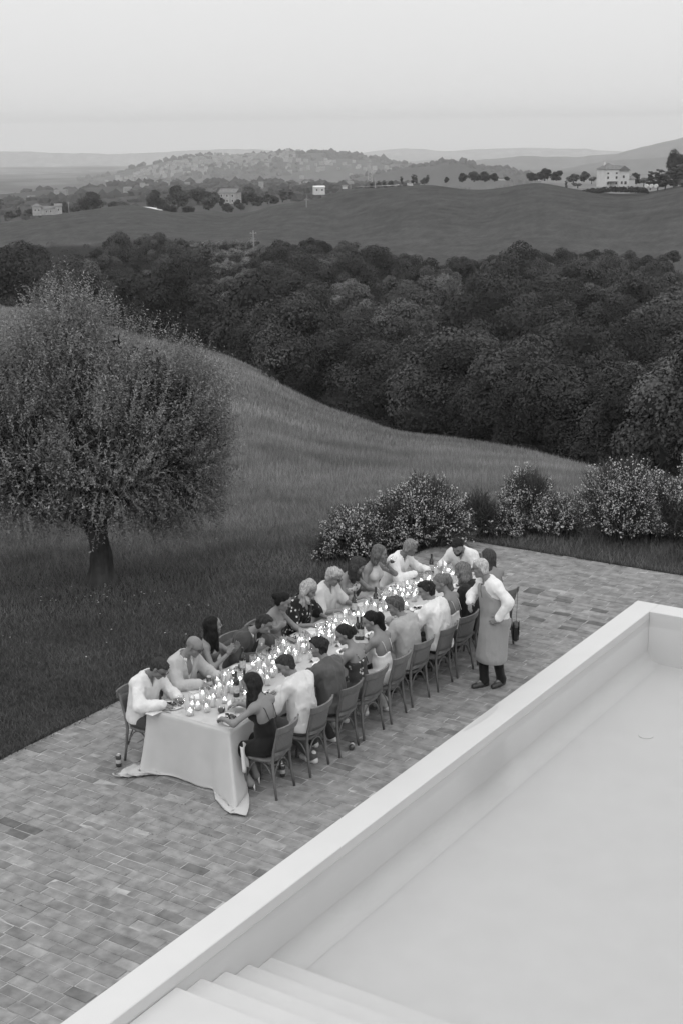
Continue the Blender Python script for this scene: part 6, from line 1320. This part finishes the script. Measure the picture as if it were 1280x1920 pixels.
q5=R_(4,'woman in a white strappy dress with a loose dark ponytail',sex='f',lean=4,head=(36,20,0),hr=(.14,.44,.82),hl=(-.20,.42,.86),hair='ponytail',hairv=.012,top='cami',topv=.66,sleeve=0,bottom='trousers',botv=.42,straps=True,necklow=.1,shoe='pale',feet=((.16,.06,.0),(-.12,.22,.0)),dx=.02,dy=.0)
q6=R_(5,'man in a light grey blazer with side parted brown hair',lean=6,head=(32,18,0),hr=(.10,.34,.98),hl=(-.20,.40,.84),hair='wavy_short',hairv=.075,top='jacket',topv=.34,inner=.7,botv=.3,size=1.03,dx=.02,dy=.0)
q7=R_(6,'man in a creamy shirt with dark curly hair leaning to his plate',lean=5,head=(34,18,0),hr=(.20,.44,.82),hl=(-.20,.44,.82),hair='wavy_short',hairv=.02,topv=.68,botv=.015,size=1.05,bulk=1.06,dx=.06,dy=.12)
q8=R_(7,'woman with a high light brown ponytail and a pale top',sex='f',lean=5,head=(40,24,0),hr=(.15,.42,.82),hl=(-.18,.42,.84),hair='ponytail',hairv=.13,top='cami',topv=.62,sleeve=0,bottom='trousers',botv=.05,straps=True,dx=.02,dy=.0)
q9=R_(8,'woman with wavy streaked hair in a dark striped top',sex='f',lean=3,head=(18,16,0),hr=(.15,.42,.82),hl=(-.16,.42,.82),hair='wavy',hairv=.14,top='shirt',topv=.02,sleeve=.5,bottom='trousers',botv=.02,dx=.02,dy=.0)
q10=R_(9,'woman with long brown hair mostly hidden behind the waiter',sex='f',lean=0,turn=-14,head=(10,10,0),hr=(.15,.38,.82),hl=(-.16,.40,.82),hair='long',hairv=.05,top='floral_dress',topv=.3,sleeve=0,bottom=None,straps=True,dx=.0,dy=.05)
wtr=person('grey haired waiter in glasses, white shirt and long apron standing behind the chairs',-7.96,15.86,R(160),lean=6,twist=-12,side=8,head=(-56,14,6),hr=(.24,.22,1.16),hl=(-.21,.13,1.03),pr=(.8,-.4,-.5),plv=(-1,-.35,-.1),hair='short',hairv=.42,glasses=True,topv=.70,botv=.012,stand=True,apron=.26,tie=True,watch=True,feet=((.055,.12,0),(-.06,-.08,0)),curl=.35,handdir=(((-.4,.5,-.75),(.2,.8,.5)),((.55,.45,-.55),(-.6,.7,.3))),bulk=.97)
for P,sd_,k,lb in ((p1,1,'fork','fork in the right hand of the man bending at the near end'),(p1,-1,'knife','knife in the left hand of the man bending at the near end'),(p2,1,'knife','knife in the right hand of the bald man'),(p2,-1,'fork','fork in the left hand of the bald man'),(p4,-1,'fork','fork lifted by the man in the dark jacket'),(p5,1,'knife','knife held by the woman with the bun'),(p8,-1,'fork','serving fork held by the curly haired woman'),(q2,1,'knife','knife held by the man in the pale shirt'),(q5,1,'fork','fork held by the woman with the loose ponytail'),(q7,-1,'fork','fork held by the man in the creamy shirt'),(p10,1,'fork','fork held by the white shirted man at the far end')):
    held(P,k,ME_F if k=='fork' else ME_K,sd_,lb,k)
# the raised wine glass
el,w,d=p9['wr'][1]; q=p9['T'].matrix_basis@Vector(w+np.array(d)/np.linalg.norm(d)*.085); g=copy_tree(GP[1]); g.location=q+Vector((.02,.0,-.10)); g.rotation_euler=(R(-12),R(22),0); tag(g,'wine glass raised to the lips of the woman in the halter dress','wine glass')
# handbag hanging by its strap from the far chair, napkin on the lap of the nearest woman
M_bag=mat('black_leather',.018,.4,.45,bump=.3,bscale=60)
bp=atr(966,1182,float(np.hypot(*at(968,1098,.87)[:2]))-.15); bx_,by_,bz_=map(float,bp)
bg_=empty('handbag',(bx_,by_,bz_-.13),R(25),'black leather handbag hanging by its strap from the far chair','handbag')
MB().box((0,0,.12),(.09,.26,.24),bev=.025).obj('bag_body',M_bag,bg_,'auto'); MB().box((.047,0,.17),(.012,.25,.13),bev=.005).obj('flap',M_bag,bg_); MB().lathe([(.012,0),(.012,.006),(.004,.008)],10,M=Matrix.Rotation(R(90),4,'Y'),c=(.053,0,.12)).obj('clasp',M_alu,bg_)
tp=at(970,1100,.88); lt=Matrix.Rotation(-R(25),3,'Z')@(tp-Vector((bx_,by_,bz_-.13))); MB().tube([(0,-.10,.235),(lt.x*.6,-.05+lt.y*.5,lt.z*.6),(lt.x,lt.y-.03,lt.z),(lt.x,lt.y+.03,lt.z),(lt.x*.6,.06+lt.y*.5,lt.z*.6),(0,.10,.235)],.009,6,flat=.35).obj('strap',M_bag,bg_,True)
mb=MB(); V=[];F=[]
for i in range(7):
    for j in range(9):
        u=j/8; V.append((-8.86+.02*math.sin(i)+.05*u,11.50+.018*i-.03*u*(1-i/6),.60-.36*max(0,u-.2)-.02*math.sin(i*1.1)))
F=[(i*9+j,i*9+j+1,(i+1)*9+j+1,(i+1)*9+j) for i in range(6) for j in range(8)]
o=mb.add(V,F).obj('napkin',M_napkin,None,True); tag(o,'pale napkin hanging off the lap of the woman in the black dress','napkin'); o.modifiers.new('thick','SOLIDIFY').thickness=.004
print('people',time.time()-T0)

# copies that only their place tells apart: say which one it is, counting from the left
ORD=['first','second','third','fourth','fifth','sixth','seventh','eighth','ninth','tenth']
dup_={}
for o in COL.objects:
    if o.parent is None and 'label' in o and o.get('group'): dup_.setdefault(o['label'],[]).append(o)
for lb,os_ in dup_.items():
    n=len(os_)
    if 1<n<=10 and len(lb.split())<=12:
        os_.sort(key=lambda o: float(proj(np.array(o.matrix_basis.translation))[0]))
        for i,o in enumerate(os_): o['label']=lb+', '+(('left one','right one')[i] if n==2 else 'leftmost of '+str(n) if i==0 else 'rightmost of '+str(n) if i==n-1 else ORD[i]+' from left')
